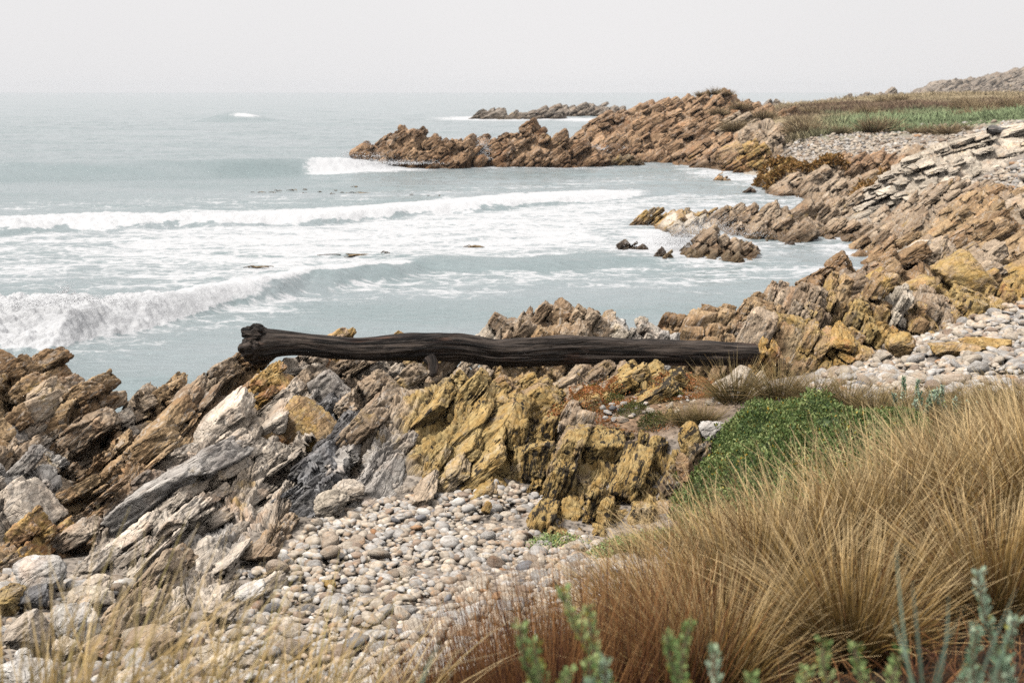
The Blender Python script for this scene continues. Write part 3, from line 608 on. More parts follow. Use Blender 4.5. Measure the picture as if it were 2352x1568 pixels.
oc('rock_ridge', 'reddish brown fractured rock slope rising to the right edge behind the yellow ridge', 'rock ridge', [
    (1875, 600, 27.0, .5, .5, 1.0, 1.2, .4, .5, 'brown', .3), (1925, 577, 28.0, .5, .5, 1.1, 1.2, .4, .5, 'brown', .3), (1985, 592, 27.5, .6, .6, 1.1, 1.2, .4, .5, 'tan', .3), (2060, 575, 28.0, .8, .7, 1.2, 1.2, .4, .8, 'brown'), (2120, 560, 28.6, .8, .7, 1.3, 1.2, .4, .9, 'brown'),
    (2180, 520, 30.5, .9, .8, 1.6, 1.5, .4, 1.0, 'tan'), (2230, 490, 32.5, .9, .8, 1.8, 1.5, .4, 1.0, 'brown'), (2300, 462, 34.0, .9, .9, 1.8, 1.5, .4, 1.2, 'brown'), (2352, 440, 35.5, 1.1, 1.1, 2.0, 1.5, .5, 1.4, 'tan'), (2460, 425, 36.5, 1.4, 1.4, 2.0, 1.5, .5, 1.4, 'brown'), (2600, 415, 37.0, 1.4, 1.4, 2.0, 1.5, .5, 1.4, 'brown'),
    (2200, 590, 27.0, .9, .8, 1.2, 1.2, .4, 1.2, 'gold'), (2280, 560, 28.5, .9, .8, 1.2, 1.2, .4, 1.2, 'tan'), (2352, 540, 30.0, 1.0, .9, 1.4, 1.2, .4, 1.3, 'brown'), (2340, 600, 27.0, .9, .9, 1.2, 1.2, .4, 1.4, 'gold'), (2480, 560, 29.0, 1.2, 1.2, 1.4, 1.2, .4, 1.5, 'tan'), (2600, 560, 29.0, 1.2, 1.2, 1.4, 1.2, .4, 1.5, 'brown'),
    (2130, 610, 26.2, .7, .6, 1.0, 1.0, .4, 1.0, 'gold'), (2030, 625, 25.5, .7, .6, 1.0, 1.0, .4, .9, 'gold'), (1950, 620, 25.6, .6, .6, 1.0, 1.0, .4, .8, 'tan'), (2100, 545, 31.0, .7, .7, 1.0, 1.0, .3, .6, 'pale')], S=1.0, seed=27, dip=34, blk=(.5,.55,.3), oct=4, rows=560, mat=M_ROCK)

# --- skerries and rocks in the bay
oc('rock_islet', 'domed brown rock islet with weedy foot in the bay, spray breaking behind it', 'islet', [
    (1635, 528, 49.0, 1.0, .9, 1.6, 1.2, .4, -.1, 'tan'), (1690, 545, 48.5, .8, .8, 1.2, 1.0, .4, -.1, 'tan'), (1590, 572, 47.5, .5, .6, .6, .8, .3, -.1, 'islet'), (1650, 570, 47.2, .8, .8, .7, .8, .3, -.1, 'islet')], S=.9, seed=30, blk=(0.45, 0.5, 0.28), tide=.55, mat=M_ROCK, oct=4)
oc('rock_islet', 'small upright dark rock standing in the water left of the domed islet', 'islet', [(1532, 572, 46.6, .22, .2, .3, .3, .1, -.1, 'islet'), (1518, 566, 47.4, .14, .12, .2, .2, .1, .3, 'dark')], S=.3, seed=31, blk=(0.25, 0.25, 0.2), tide=.35)
oc('rock_islet', 'pair of low dark wave-washed rocks alone in the foam left of the upright rock', 'islet', [(1432, 554, 51, .28, .25, .3, .3, .1, -.1, 'dark'), (1460, 557, 51, .2, .16, .3, .3, .1, -.1, 'dark')], S=.3, seed=32, blk=(0.25, 0.25, 0.18), tide=.2)
oc('rock_islet', 'small dark rock at the waterline just right of the domed islet', 'islet', [(1805, 553, 52, .32, .35, .4, .4, .1, -.1, 'dark'), (1760, 557, 53, .25, .25, .3, .3, .1, -.1, 'islet')], S=.4, seed=33, blk=(0.3, 0.3, 0.2), tide=.3)
oc('rock_reef', 'long fractured brown reef with slanting slabs running out into the bay', 'rock reef', [
    (1590, 500, 57, 1.2, .9, 1.6, 1.4, .5, -.1, 'pale'), (1655, 475, 59, 1.0, .9, 1.8, 1.4, .5, -.1, 'tan'), (1725, 468, 59, 1.1, .9, 2.0, 1.4, .6, -.1, 'tan'), (1720, 510, 56, .9, .9, 1.4, 1.2, .5, -.1, 'tan'), (1790, 465, 59, 1.1, 1.0, 2.0, 1.4, .6, -.1, 'tan'), (1800, 510, 55, .9, .8, 1.4, 1.2, .5, -.1, 'tan'),
    (1860, 445, 61, 1.2, 1.0, 2.0, 1.4, .6, -.1, 'tan'), (1920, 438, 62, 1.2, 1.0, 2.2, 1.4, .6, -.1, 'tan'), (1965, 448, 61, 1.0, .7, 2.0, 1.4, .6, -.1, 'tan'), (1880, 495, 57, 1.0, .9, 1.6, 1.2, .5, -.1, 'tan'), (1870, 525, 55, .8, .8, 1.0, 1.0, .4, -.1, 'tan'), (1950, 500, 56, 1.0, .9, 1.5, 1.2, .5, -.1, 'tan'), (1955, 525, 54.5, .8, .8, 1.0, 1.0, .4, -.1, 'tan'),
    (2030, 480, 57, 1.0, .8, 1.5, 1.2, .5, 0, 'tan'), (2090, 470, 57, 1.0, .9, 1.5, 1.2, .5, .1, 'pale'), (2030, 520, 54, .9, .9, 1.0, 1.0, .4, 0, 'pale'), (2110, 510, 53, .9, .9, 1.2, 1.0, .4, .2, 'pale'), (2160, 460, 55, 1.0, 1.0, 1.6, 1.2, .5, .6, 'tan')], S=1.25, seed=34, wsc=1.12, blk=(0.85, 0.9, 0.34), tide=.35, oct=4, rows=420)
oc('rock_islet', 'flat ochre weed-covered rock shelf at the seaward tip of the long reef', 'islet', [(1500, 487, 61, 1.0, 1.1, 1.6, 1.4, .5, -.1, 'gold'), (1545, 492, 59, .8, 1.0, 1.8, 1.2, .5, -.1, 'gold'), (1475, 488, 62, .5, .5, .5, .5, .2, -.1, 'islet')], S=.9, seed=35, blk=(1.0, 1.2, 0.25), tide=.2)
oc('rock_islet', 'tiny dark rock tip in the foam just behind the ochre shelf', 'islet', [(1504, 468, 65, .4, .35, .4, .4, .1, -.1, 'islet')], S=.5, seed=36, blk=(0.4, 0.4, 0.2), tide=.2)
oc('rock_islet', 'low sandy-coloured rock with a dark knob between the ochre shelf and the long reef', 'islet', [(1578, 470, 64, .5, .7, .8, .6, .2, -.1, 'islet'), (1620, 475, 63.5, .8, .8, .8, .6, .2, -.1, 'gold')], S=.6, seed=37, blk=(0.5, 0.6, 0.2), tide=.12)
oc('rock_islet', 'chunky dark boulder standing in the shallows before the seaweed rocks', 'islet', [(1785, 404, 84, 1.0, .9, .9, .9, .4, -.1, 'dark'), (1815, 412, 84, .6, .6, .7, .7, .3, -.1, 'dark'), (1762, 420, 83, .5, .5, .6, .6, .3, -.1, 'dark')], S=.9, seed=38, blk=(0.6, 0.6, 0.4), tide=.2)
oc('rock_islet', 'small brown rock awash alone in the bay left of the chunky dark boulder', 'islet', [(1660, 396, 91, .6, .35, .4, .4, .2, -.1, 'brown')], S=.5, seed=39, blk=(0.4, 0.4, 0.2), tide=.15)
oc('rock_islet', 'tiny flat dark rock in the foam in front of the chunky dark boulder', 'islet', [(1720, 433, 80, .45, .4, .4, .4, .2, -.1, 'dark')], S=.5, seed=40, blk=(0.4, 0.4, 0.2), tide=.15)
oc('rock_shelf', 'brown tide-washed rock shelf with slanting ribs between the far beach and the reef', 'rock reef', [
    (1840, 392, 80, 1.6, 1.4, 2.5, 2.5, .8, 0, 'tan'), (1905, 372, 82, 1.8, 1.4, 2.5, 2.5, .8, .1, 'tan'), (1960, 352, 84, 1.8, 1.4, 3, 2.5, .8, .2, 'head'), (2030, 350, 84, 1.8, 1.6, 3, 2.5, .8, .4, 'head'), (2100, 345, 84, 1.6, 1.6, 3, 2.5, .8, .8, 'tan'), (2145, 362, 82, 1.2, 1.0, 2.5, 2.5, .8, .9, 'head'),
    (1900, 425, 75, 1.4, 1.2, 2, 2, .6, -.1, 'tan'), (1960, 410, 76, 1.4, 1.2, 2.2, 2, .6, 0, 'tan'), (2020, 400, 77, 1.4, 1.2, 2.2, 2, .6, .1, 'tan'), (2080, 405, 76, 1.4, 1.2, 2.2, 2, .6, .3, 'brown'), (2130, 400, 77, 1.4, 1.2, 2.2, 2, .6, .6, 'brown'), (2010, 435, 72, 1.2, 1.0, 1.6, 1.6, .5, 0, 'brown'), (2080, 440, 71.5, 1.2, 1.0, 1.6, 1.6, .5, .1, 'tan'), (2140, 430, 72, 1.2, 1.0, 1.6, 1.6, .5, .5, 'tan'), (1800, 378, 84, 1.4, 1.2, 2.0, 2.0, .6, -.1, 'orange')],
    S=1.6, seed=41, wsc=1.3, blk=(0.8, 0.9, 0.3), tide=.3, mat=M_ROCK, oct=4)
oc('rock_slope', 'broad pale grey rock slope rising to the right edge under the far driftwood', 'rock outcrop', [
    (2230, 318, 62, 3.0, 3, 6, 5, 1, 1.6, 'pale', .5), (2300, 292, 63, 4.0, 3, 7, 5, 1, 1.8, 'pale', .5), (2380, 280, 64, 4.0, 4, 8, 5, 1, 2.0, 'pale', .5), (2520, 270, 64, 4.0, 4, 8, 5, 1, 2.0, 'pale', .5)],
    S=1.5, seed=42, rough=.8, bigf=.45, big=2.2, keepf=.8, blk=(.8,1.3,.15), dip=16, oct=4, mat=M_ROCK)

oc('rock_outcrop', 'tan fractured rocks between the pale rock slope and the red-brown ridge at the right edge', 'rock outcrop', [
    (2190, 425, 52, 1.6, 1.6, 3, 3, .6, 1.2, 'tan'), (2260, 445, 46, 1.4, 1.4, 2.5, 3, .6, 1.5, 'tan'), (2200, 462, 48, 1.4, 1.4, 2.5, 3, .6, 1.0, 'tan'), (2330, 428, 44, 1.6, 1.4, 2.0, 3, .6, 2.0, 'brown'), (2150, 470, 46, 1.2, 1.2, 2.0, 2, .6, .8, 'tan'), (2240, 418, 50, 1.6, 1.6, 3, 3, .6, 1.6, 'tan')],
    S=1.1, seed=43, wsc=1.1, blk=(0.55, 0.6, 0.22), oct=4)

# --- headland and far rocks
oc('headland_rock', 'jagged brown sea stack at the left tip of the headland with surf at its foot', 'headland', [
    (870, 322, 109, 2.2, 1.5, 2.5, 3, .8, -.2, 'head'), (905, 302, 109, 2.4, 1.4, 2.5, 3, .8, -.2, 'head'), (938, 291, 109, 2.4, 1.2, 2.5, 3, .8, -.2, 'head'), (968, 297, 108.5, 2.0, .7, 2.0, 3, .8, -.2, 'head'), (975, 335, 107, 1.8, 1.0, 1.5, 2, .6, -.2, 'head'),
    (1020, 315, 108, 1.8, 1.2, 2.0, 2, .8, -.2, 'head'), (1055, 309, 108, 2.0, 1.0, 2.0, 2, .8, -.2, 'head'), (1090, 317, 107.5, 1.6, .5, 2.0, 2, .8, -.2, 'head'), (1040, 345, 106.8, 1.8, 1.2, 1.2, 2, .6, -.2, 'head'), (1075, 350, 106.5, 1.5, .9, 1.0, 2, .6, -.2, 'head'), (850, 350, 108, 2.0, 1.2, 1.5, 2, .6, -.2, 'head')],
    S=1.9, seed=50, wsc=0.97, q0=2.8, pr=6., dip=34, blk=(.9,1.1,.42), step=.85, tide=.5, mat=M_ROCK_FAR, oct=4)
oc('headland_rock', 'jagged brown headland rocks right of the narrow surf channel', 'headland', [
    (1125, 310, 114, 2, 1.2, 2, 2, .8, -.2, 'head'), (1100, 320, 115, 1.5, 1.2, 2, 2, .8, -.2, 'head'), (1140, 325, 110, 1.2, 1.5, 2, 3, .8, -.2, 'head'), (1175, 303, 111, 1.8, 1.5, 2.5, 3, .8, -.2, 'head'), (1212, 286, 111, 1.6, 1.2, 2.5, 3, .8, -.2, 'head'), (1240, 298, 111, 1.6, 1.4, 2.5, 3, .8, -.2, 'head'), (1280, 308, 111, 1.8, 1.4, 2.5, 3, .8, -.2, 'head'),
    (1325, 322, 111, 1.8, 1.4, 2.5, 3, .8, -.2, 'head'), (1370, 345, 110.5, 1.8, 1.4, 2, 3, .8, -.2, 'head'), (1430, 358, 111, 2.0, 1.8, 1.5, 2, .6, -.2, 'islet'), (1160, 345, 108, 1.5, 1.2, 1.4, 2, .6, -.2, 'head'), (1220, 340, 108.5, 1.6, 1.4, 1.4, 2, .6, -.2, 'head'), (1290, 350, 108.5, 1.6, 1.4, 1.4, 2, .6, -.2, 'head')],
    S=1.9, seed=51, wsc=0.97, q0=2.8, pr=6., dip=34, blk=(.85,1.0,.4), step=.85, tide=.5, mat=M_ROCK_FAR, oct=4)
oc('headland_cliff', 'high brown rocky headland with grass on its crown behind the surf channel', 'headland', [
    (1355, 300, 128, 2.5, 2.5, 4, 4, 1, -.3, 'head'), (1395, 268, 132, 3.0, 2.5, 5, 5, 1, -.3, 'head'), (1440, 252, 134, 3.5, 3, 6, 5, 1, -.3, 'head'), (1490, 238, 136, 3.5, 3, 7, 6, 1.5, -.3, 'head'), (1545, 227, 138, 3.5, 3, 8, 6, 1.5, -.3, 'head'), (1600, 219, 138, 3.5, 3, 8, 6, 1.5, -.2, 'head'), (1650, 215, 138, 3.5, 3, 8, 6, 1.5, 0, 'head'), (1690, 232, 136, 3.5, 3, 8, 6, 1.5, .5, 'head'), (1740, 245, 134, 4, 4, 8, 6, 1.5, 1.4, 'head'),
    (1450, 300, 124, 2.6, 2.4, 4, 4, 1, -.3, 'head'), (1520, 285, 124, 3, 2.6, 4, 4, 1, -.3, 'head'), (1590, 280, 122, 3, 2.6, 4, 4, 1, -.3, 'head'), (1500, 330, 119, 2.4, 2.2, 3, 4, 1, -.3, 'head'), (1570, 325, 117, 2.4, 2.2, 3, 4, 1, -.3, 'head'), (1630, 315, 114, 2.4, 2.2, 4, 4, 1, -.2, 'head'), (1690, 300, 114, 2.4, 2.2, 4, 4, 1, .8, 'head'), (1720, 325, 104, 1.8, 1.6, 2.5, 3, 1, 1.0, 'orange'), (1750, 285, 112, 1.6, 1.6, 2, 3, 1, 2.0, 'tan'), (1765, 300, 106, 1.0, 1.0, 1.5, 2, .6, 2.0, 'tan'),
    (1420, 335, 121, 2.2, 2.0, 2, 3, 1, -.3, 'head'), (1660, 262, 120, 2.6, 2.4, 4, 4, 1, .5, 'head'), (1705, 258, 118, 2.6, 2.4, 4, 4, 1, 1.2, 'tan'), (1745, 272, 114, 2.2, 2.0, 3, 3, 1, 1.8, 'tan'), (1650, 340, 108, 1.8, 1.6, 2.5, 3, .8, 0, 'head'), (1690, 338, 104, 1.6, 1.6, 2.0, 3, .8, .8, 'tan'), (1600, 350, 113, 2.0, 1.8, 2, 3, .8, -.3, 'head'), (1540, 350, 116, 2.0, 1.8, 2, 3, .8, -.3, 'head')], S=2.6, seed=52, wsc=1.15, q0=2.8, pr=6., dip=34, blk=(1.1,1.2,.5), step=.85, tide=.6, mat=M_ROCK_FAR, oct=4, under=.8)
oc('sea_rock', 'low grey-brown sea rocks with white surf beyond the headland', 'islet', [
    (1165, 251, 312, 6, 5, 6, 6, 2, -.4, 'far'), (1205, 252, 312, 6, 5, 6, 6, 2, -.4, 'far'), (1245, 256, 310, 5, 4, 5, 6, 2, -.4, 'far'), (1140, 262, 310, 5, 4, 5, 6, 2, -.4, 'far')], S=5, seed=53, wsc=1.2, q0=2.8, dip=25, blk=(2.6, 3, 1.1), step=.8, mat=M_HILL, tide=.6)
oc('sea_rock', 'farther pale brown sea rocks just left of the high headland', 'islet', [
    (1290, 241, 345, 6, 5, 6, 6, 2, -.4, 'far'), (1330, 240, 345, 7, 5, 6, 6, 2, -.4, 'far'), (1375, 236, 345, 7, 5, 6, 6, 2, -.4, 'far'), (1395, 250, 340, 6, 5, 6, 6, 2, -.4, 'far')], S=5, seed=54, wsc=1.2, q0=2.8, dip=25, blk=(2.6, 3, 1.1), step=.8, mat=M_HILL, tide=.6)
oc('sea_rock', 'tiny low rock in surf left of the grey-brown sea rocks', 'islet', [(1105, 259, 318, 3, 3, 3, 3, 1, -.4, 'far')], S=2.5, seed=55, blk=(2, 2, 1), step=.8, mat=M_HILL)
oc('rocky_hill', 'hazy rocky hill rising to the right edge on the skyline', 'hill', [
    (2125, 215, 600, 18, 18, 25, 30, 8, 1, 'far'), (2190, 184, 620, 16, 14, 30, 30, 8, 1, 'far'), (2160, 207, 600, 16, 16, 25, 30, 8, 1, 'far'), (2240, 182, 650, 26, 24, 40, 40, 8, 1, 'far'), (2300, 174, 660, 30, 26, 50, 40, 8, 1, 'far'), (2348, 160, 680, 26, 26, 50, 40, 8, 1, 'far'), (2440, 140, 680, 40, 36, 50, 40, 8, 1, 'far'), (2560, 130, 700, 50, 50, 60, 40, 8, 1, 'far'), (2260, 205, 560, 26, 26, 30, 40, 8, 1, 'far'), (2330, 205, 540, 26, 26, 30, 40, 8, 1, 'far')], S=24, seed=56, ysc=1.8, dip=30, blk=(6, 7, 2.8), step=.8, mat=M_HILL)
oc('rocky_hill', 'low pale hazy rocks on the shoreline behind the meadow', 'hill', [
    (1975, 217, 460, 14, 10, 20, 20, 4, 0, 'far'), (2025, 215, 460, 12, 7, 20, 20, 4, 0, 'far'), (2060, 226, 450, 10, 10, 15, 20, 4, 0, 'far'), (1930, 228, 450, 12, 12, 15, 20, 4, 0, 'far'), (1780, 229, 420, 6, 6, 8, 8, 2, 0, 'far')], S=9, seed=57, blk=(4, 5, 2), step=.8, mat=M_HILL)

# ------------------------------------------------------------------ sea
def lines(pts):
    """front line of a wave given as (px, py at the waterline): x -> distance"""
    P = [PX(px, py, 5.5 / math.tan(PITCH + math.atan((py - 784) / FPX))) for px, py in pts]
    P = np.array([(float(p[0]), float(p[1])) for p in P]); return P[np.argsort(P[:, 0])]
W1 = lines([(-500, 835), (-200, 815), (0, 803), (130, 800), (230, 772), (330, 752), (420, 731), (500, 713), (600, 695), (700, 677), (850, 656), (1000, 634), (1200, 624), (1400, 618), (1600, 615), (2000, 610)])
W2 = lines([(-500, 550), (0, 540), (170, 530), (300, 530), (500, 523), (700, 513), (850, 506), (1000, 493), (1180, 478), (1330, 468), (1450, 455), (1560, 445), (2000, 440)])
W3 = lines([(-500, 408), (0, 412), (300, 408), (500, 404), (700, 396), (800, 392), (900, 386), (1000, 385), (1500, 380)])
def sea_height(x, y):
    Pq = np.stack([x, y, 0 * x], 1)
    z = .10 * fbm(Pq * np.array([.22, .55, 0]), 3, 61) + .055 * fbm(Pq * np.array([.8, 1.7, 0]), 3, 62) + .02 * fbm(Pq * np.array([3.0, 5.5, 0]), 3, 63)
    farw = sstep(90, 140, y)
    z = z * (1 + .6 * farw) + farw * .20 * fbm(Pq * np.array([.05, .16, 0]), 3, 64)
    foam = np.zeros(len(x)); turb = np.zeros(len(x)); thick = np.zeros(len(x))
    wob = .9 * fbm(Pq * np.array([.35, .05, 0]), 3, 65) + .25 * fbm(Pq * np.array([1.4, .3, 0]), 3, 66)
    def px_of(x, y): return to_px(x, y, 0 * x)[0]
    px = px_of(x, y)
    # 1: the breaker nearest to the shore, broken at the left, a smooth green shoulder to the right
    t = y - np.interp(x, W1[:, 0], W1[:, 1]) - wob
    hgt = np.interp(px, [-300, 0, 300, 500, 800, 1000, 1300, 1700], [.64, .62, .56, .52, .46, .36, .26, 0])
    brk = sstep(1060, 900, px + 60 * vnoise(Pq * np.array([.9, .9, 0]), 71)); back = np.interp(px, [0, 400, 900], [5.2, 3.6, 2.4])
    prof = np.where(t < 1.3, sstep(-.9, 1.3, t), np.exp(-((t - 1.3) / back) ** 2))
    z = z + hgt * prof
    tn = t + .45 * fbm(Pq * np.array([2.6, 2.0, 0]), 4, 73, .65); lft = sstep(620, 380, px); f1 = sstep(-.2 - .8 * lft, .4 - .7 * lft, tn) * np.interp(px, [0, 250, 450, 900, 1010], [1, 1, .85, .8, 0]) * sstep(back * 1.6, back * .7, t) * brk
    lip = sstep(430, 800, px + 90 * vnoise(Pq * np.array([1.1, .5, 0]), 72))                               # towards the right only the crest is white and the face below stays green
    f1 = f1 * (1 - lip * sstep(1.25, .75, t))
    foam = np.maximum(foam, f1 * 1.25); turb = np.maximum(turb, f1 * np.interp(px, [0, 400, 900], [1, .75, .35]))
    # 2: the second line of white water
    t2 = y - np.interp(x, W2[:, 0], W2[:, 1]) - wob * 1.6
    h2 = np.interp(px, [-300, 0, 900, 1300, 1500], [.34, .32, .36, .28, .0])
    z = z + h2 * np.where(t2 < 1.6, sstep(-.5, 1.6, t2), np.exp(-((t2 - 1.6) / 5.0) ** 2))
    t2n = t2 + 1.4 * fbm(Pq * np.array([1.2, .9, 0]), 4, 75, .65); f2 = sstep(-.4, 1.0, t2n) * sstep(11, 2.5, t2n + 2.5 * fbm(Pq * np.array([.3, .5, 0]), 3, 76)) * sstep(1560, 1380, px)
    foam = np.maximum(foam, f2 * 1.15); turb = np.maximum(turb, f2 * .55)
    # 3: the far green swell, breaking only where it reaches the headland
    t3 = y - np.interp(x, W3[:, 0], W3[:, 1]) - 1.6 * fbm(Pq * np.array([.05, .01, 0]), 3, 77)
    h3 = np.interp(px, [-300, 0, 600, 780, 950], [1.0, 1.0, .95, .75, 0])
    z = z + h3 * (1 + .12 * fbm(Pq * np.array([.06, .02, 0]), 3, 67)) * np.where(t3 < 2.5, sstep(-1.5, 2.5, t3), np.exp(-((t3 - 2.5) / 6.) ** 2))
    pxn = px + 70 * fbm(Pq * np.array([.25, .25, 0]), 3, 74); f3 = sstep(620, 800, pxn) * sstep(960, 900, px) * sstep(-1.0, .5, t3 + 3) * sstep(14, 7, t3)
    foam = np.maximum(foam, f3); turb = np.maximum(turb, f3 * .8)
    # lace between the breakers
    l1 = sstep(0, 5, t) * sstep(1.5, -1.5, t2)
    lace = l1 * np.interp(px, [-300, 0, 250, 600, 1300, 1500, 1750], [.47, .49, .55, .66, .65, .52, .44]) * np.interp(t, [0, 3, 9, 16], [.75, .78, 1.0, 1.05])
    lace = lace * (1 - .42 * np.exp(-((px - 150) / 420) ** 2) * np.exp(-((t - 8) / 5.5) ** 2))
    lace = np.maximum(lace, sstep(-9, -1, t) * sstep(.5, -.5, t) * .47)                     # thin streaks shoreward
    lace = np.maximum(lace, sstep(4, 14, t2) * sstep(26, 15, t2) * .38)
    for (cx, cy, rx, ry, a) in [(1560, 560, 230, 60, .80), (1640, 600, 200, 30, .55), (1500, 640, 260, 40, .42), (1700, 400, 150, 45, .62), (1950, 575, 110, 25, .62), (2050, 470, 70, 14, .62), (1150, 272, 160, 7, .95), (1340, 275, 90, 5, .9), (1390, 345, 60, 10, .95), (1120, 355, 26, 22, .95), (1850, 236, 130, 3, .7), (900, 385, 120, 12, .8), (1240, 384, 260, 5, .55), (1600, 366, 170, 6, .7), (1500, 490, 130, 26, .6)]:
        Yc = 5.5 / math.tan(PITCH + math.atan((cy - 784) / FPX)); xc = GX(cx, Yc, 0); Yr = Yc - 5.5 / math.tan(PITCH + math.atan((cy + ry - 784) / FPX))
        g = np.exp(-(((x - xc) / (rx / FPX * Yc)) ** 2 + ((y - Yc) / Yr) ** 2) ** 1.5)
        lace = np.maximum(lace, a * g * 1.05)
    # a small cresting wave far out
    yc = 5.5 / math.tan(PITCH + math.atan((278 - 784) / FPX)); xc = GX(540, yc, 0)
    g = np.exp(-((x - xc) / 7) ** 2 - ((y - yc) / 6) ** 2); z = z + 1.5 * g
    lace = np.maximum(lace, 1.1 * np.exp(-((x - xc - 2.5) / 3) ** 2 - ((y - yc + 1.5) / 3.0) ** 2))
    br = fbm(Pq * np.array([2.2, 3.0, 0]), 5, 68, .62)
    z = z + turb * (.16 * np.abs(fbm(Pq * np.array([1.6, 2.2, 0]), 4, 69, .6)) + .10 * np.abs(br)) * np.interp(px, [0, 600], [2.4, 1.0])
    shore = sstep(.55, .05, -ground(x, y)) * (y > 20)
    lace = np.maximum(lace, shore * .60)
    return z, np.maximum(foam, 0), lace
def build_sea():
    pyr = np.concatenate([np.linspace(1010, 560, 700), np.linspace(560, 300, 520)[1:], np.linspace(300, 216, 260)[1:]])
    Y = 5.5 / np.tan(PITCH + np.arctan((pyr - 784) / FPX)); Y = np.concatenate([[12.], Y, np.geomspace(Y[-1] * 1.05, 24000, 60)])
    nc = 1150; a = np.linspace(-.60, .60, nc)
    yy = np.repeat(Y[:, None], nc, 1); xx = a[None] * (yy + 2)
    x, y = xx.ravel(), yy.ravel()
    z, foam, lace = chunked(lambda P: sea_height(P[:, 0], P[:, 1]), np.stack([x, y], 1))
    z = z * sstep(9000, 1500, y)
    P = np.stack([x, y, z], 1)
    keep = ground(x, y) < .6
    P, F, at = cull(P, grid_faces(len(Y), nc), keep, dict(foam=('FLOAT', foam), lace=('FLOAT', lace)))
    o = mesh_np('sea', P, F, at, mat=M_SEA); tag(o, kind='structure')
N = NB('sea_water'); P_ = N.n('ShaderNodeNewGeometry').outputs['Position']
_f, _l = N.attr('foam', 'Fac'), N.attr('lace', 'Fac')
_w = N.n('ShaderNodeVectorMath', operation='ADD'); N.put(_w.inputs[0], P_)
N.put(_w.inputs[1], N.vmul(N.noise(P_, .9, 4, .6, out='Color'), (1.1, .8, 0)))
_p = N.vmul(_w.outputs[0], (1, 1.5, 0))
_v1 = N.voro(_p, 1.1, 'DISTANCE_TO_EDGE'); _v2 = N.voro(_p, 3.3, 'DISTANCE_TO_EDGE')
_web = N.math('ADD', N.ramp(_v1, 0, .20, .75, 0), N.ramp(_v2, 0, .22, .5, 0))
_n = N.noise(N.vmul(P_, (.35, .8, 0)), 1.0, 6, .62); _nf = N.noise(N.vmul(P_, (3, 4.5, 0)), 1.0, 5, .68)
_s = N.math('ADD', N.math('MULTIPLY', N.math('SUBTRACT', _n, .5), 1.9), N.math('ADD', N.math('MULTIPLY', N.math('SUBTRACT', _nf, .5), .9), N.math('MULTIPLY', _web, .40)))
_lc = N.math('MULTIPLY', N.ramp(N.math('ADD', _s, N.math('SUBTRACT', N.math('MULTIPLY', _l, 1.55), 1.02)), -.22, .34), N.ramp(_l, .05, .3))
_fc = N.ramp(N.math('ADD', _f, N.math('MULTIPLY', N.math('SUBTRACT', _nf, .5), 1.1)), .35, .62)
_foam = N.math('MAXIMUM', _lc, _fc, clamp=True)
_h = N.math('ADD', N.math('MULTIPLY', N.noise(N.vmul(P_, (1.6, 3.6, 0)), 1, 6, .62, .3), .12), N.math('MULTIPLY', N.noise(N.vmul(P_, (7, 14, 0)), 1, 4, .6), .018))
_wn = N.bump(_h, 1.0, 1.0)
_dc = N.mix(N.ramp(N.noise(N.vmul(P_, (.05, .12, 0)), 1, 3), .35, .65), (.25, .31, .315), (.31, .355, .365))
N.put(N.b.inputs['Base Color'], _dc); N.b.inputs['Roughness'].default_value = .16; N.b.inputs['IOR'].default_value = 1.333; N.put(N.b.inputs['Normal'], _wn)
_d = N.n('ShaderNodeBsdfDiffuse'); _d.inputs['Color'].default_value = (.62, .625, .63, 1)
N.put(_d.inputs['Normal'], N.bump(N.math('ADD', _nf, N.noise(P_, 9, 5, .7)), .07, .6))
_mx = N.n('ShaderNodeMixShader'); N.put(_mx.inputs[0], _foam); N.t.links.new(N.b.outputs[0], _mx.inputs[1]); N.t.links.new(_d.outputs[0], _mx.inputs[2])
N.t.links.new(_mx.outputs[0], N.out.inputs['Surface']); M_SEA = N.m
build_sea()

# ------------------------------------------------------------------ driftwood
def wood_material(name, dark, light):
    N = NB(name); c = N.attr('grain', 'Vector')
    g = N.noise(N.vmul(c, (2.2, 26, 26)), 1, 7, .7, .4); g2 = N.noise(N.vmul(c, (.6, 5, 5)), 1, 4, .6); g3 = N.noise(N.vmul(c, (12, 12, 12)), 1, 4, .6)
    col = N.mix(N.ramp(N.math('ADD', N.math('MULTIPLY', g, .75), N.math('MULTIPLY', g2, .3)), .42, .66), dark, light)
    col = N.mix(N.ramp(N.noise(N.vmul(c, (1.3, 4, 4)), 1, 5, .7), .55, .68, 0, .6), col, N.mix(1, col, (1.5, .85, .6), 'MULTIPLY'))
    cr = N.ramp(N.noise(N.vmul(c, (1.1, 15, 15)), 1, 5, .6, .8), .36, .47)
    col = N.mix(1, col, N.mix(cr, (.18, .17, .16), (1, 1, 1)), 'MULTIPLY')
    h = N.math('ADD', N.math('MULTIPLY', g, .8), N.math('ADD', N.math('MULTIPLY', cr, .9), N.math('MULTIPLY', g3, .2)))
    return N.fin(col, .72, N.bump(h, .032, 1), .28)
M_WOOD = wood_material('wet_dark_driftwood', (.008, .0065, .006), (.11, .085, .068))
M_WOODG = wood_material('grey_driftwood', (.10, .09, .08), (.36, .34, .32))
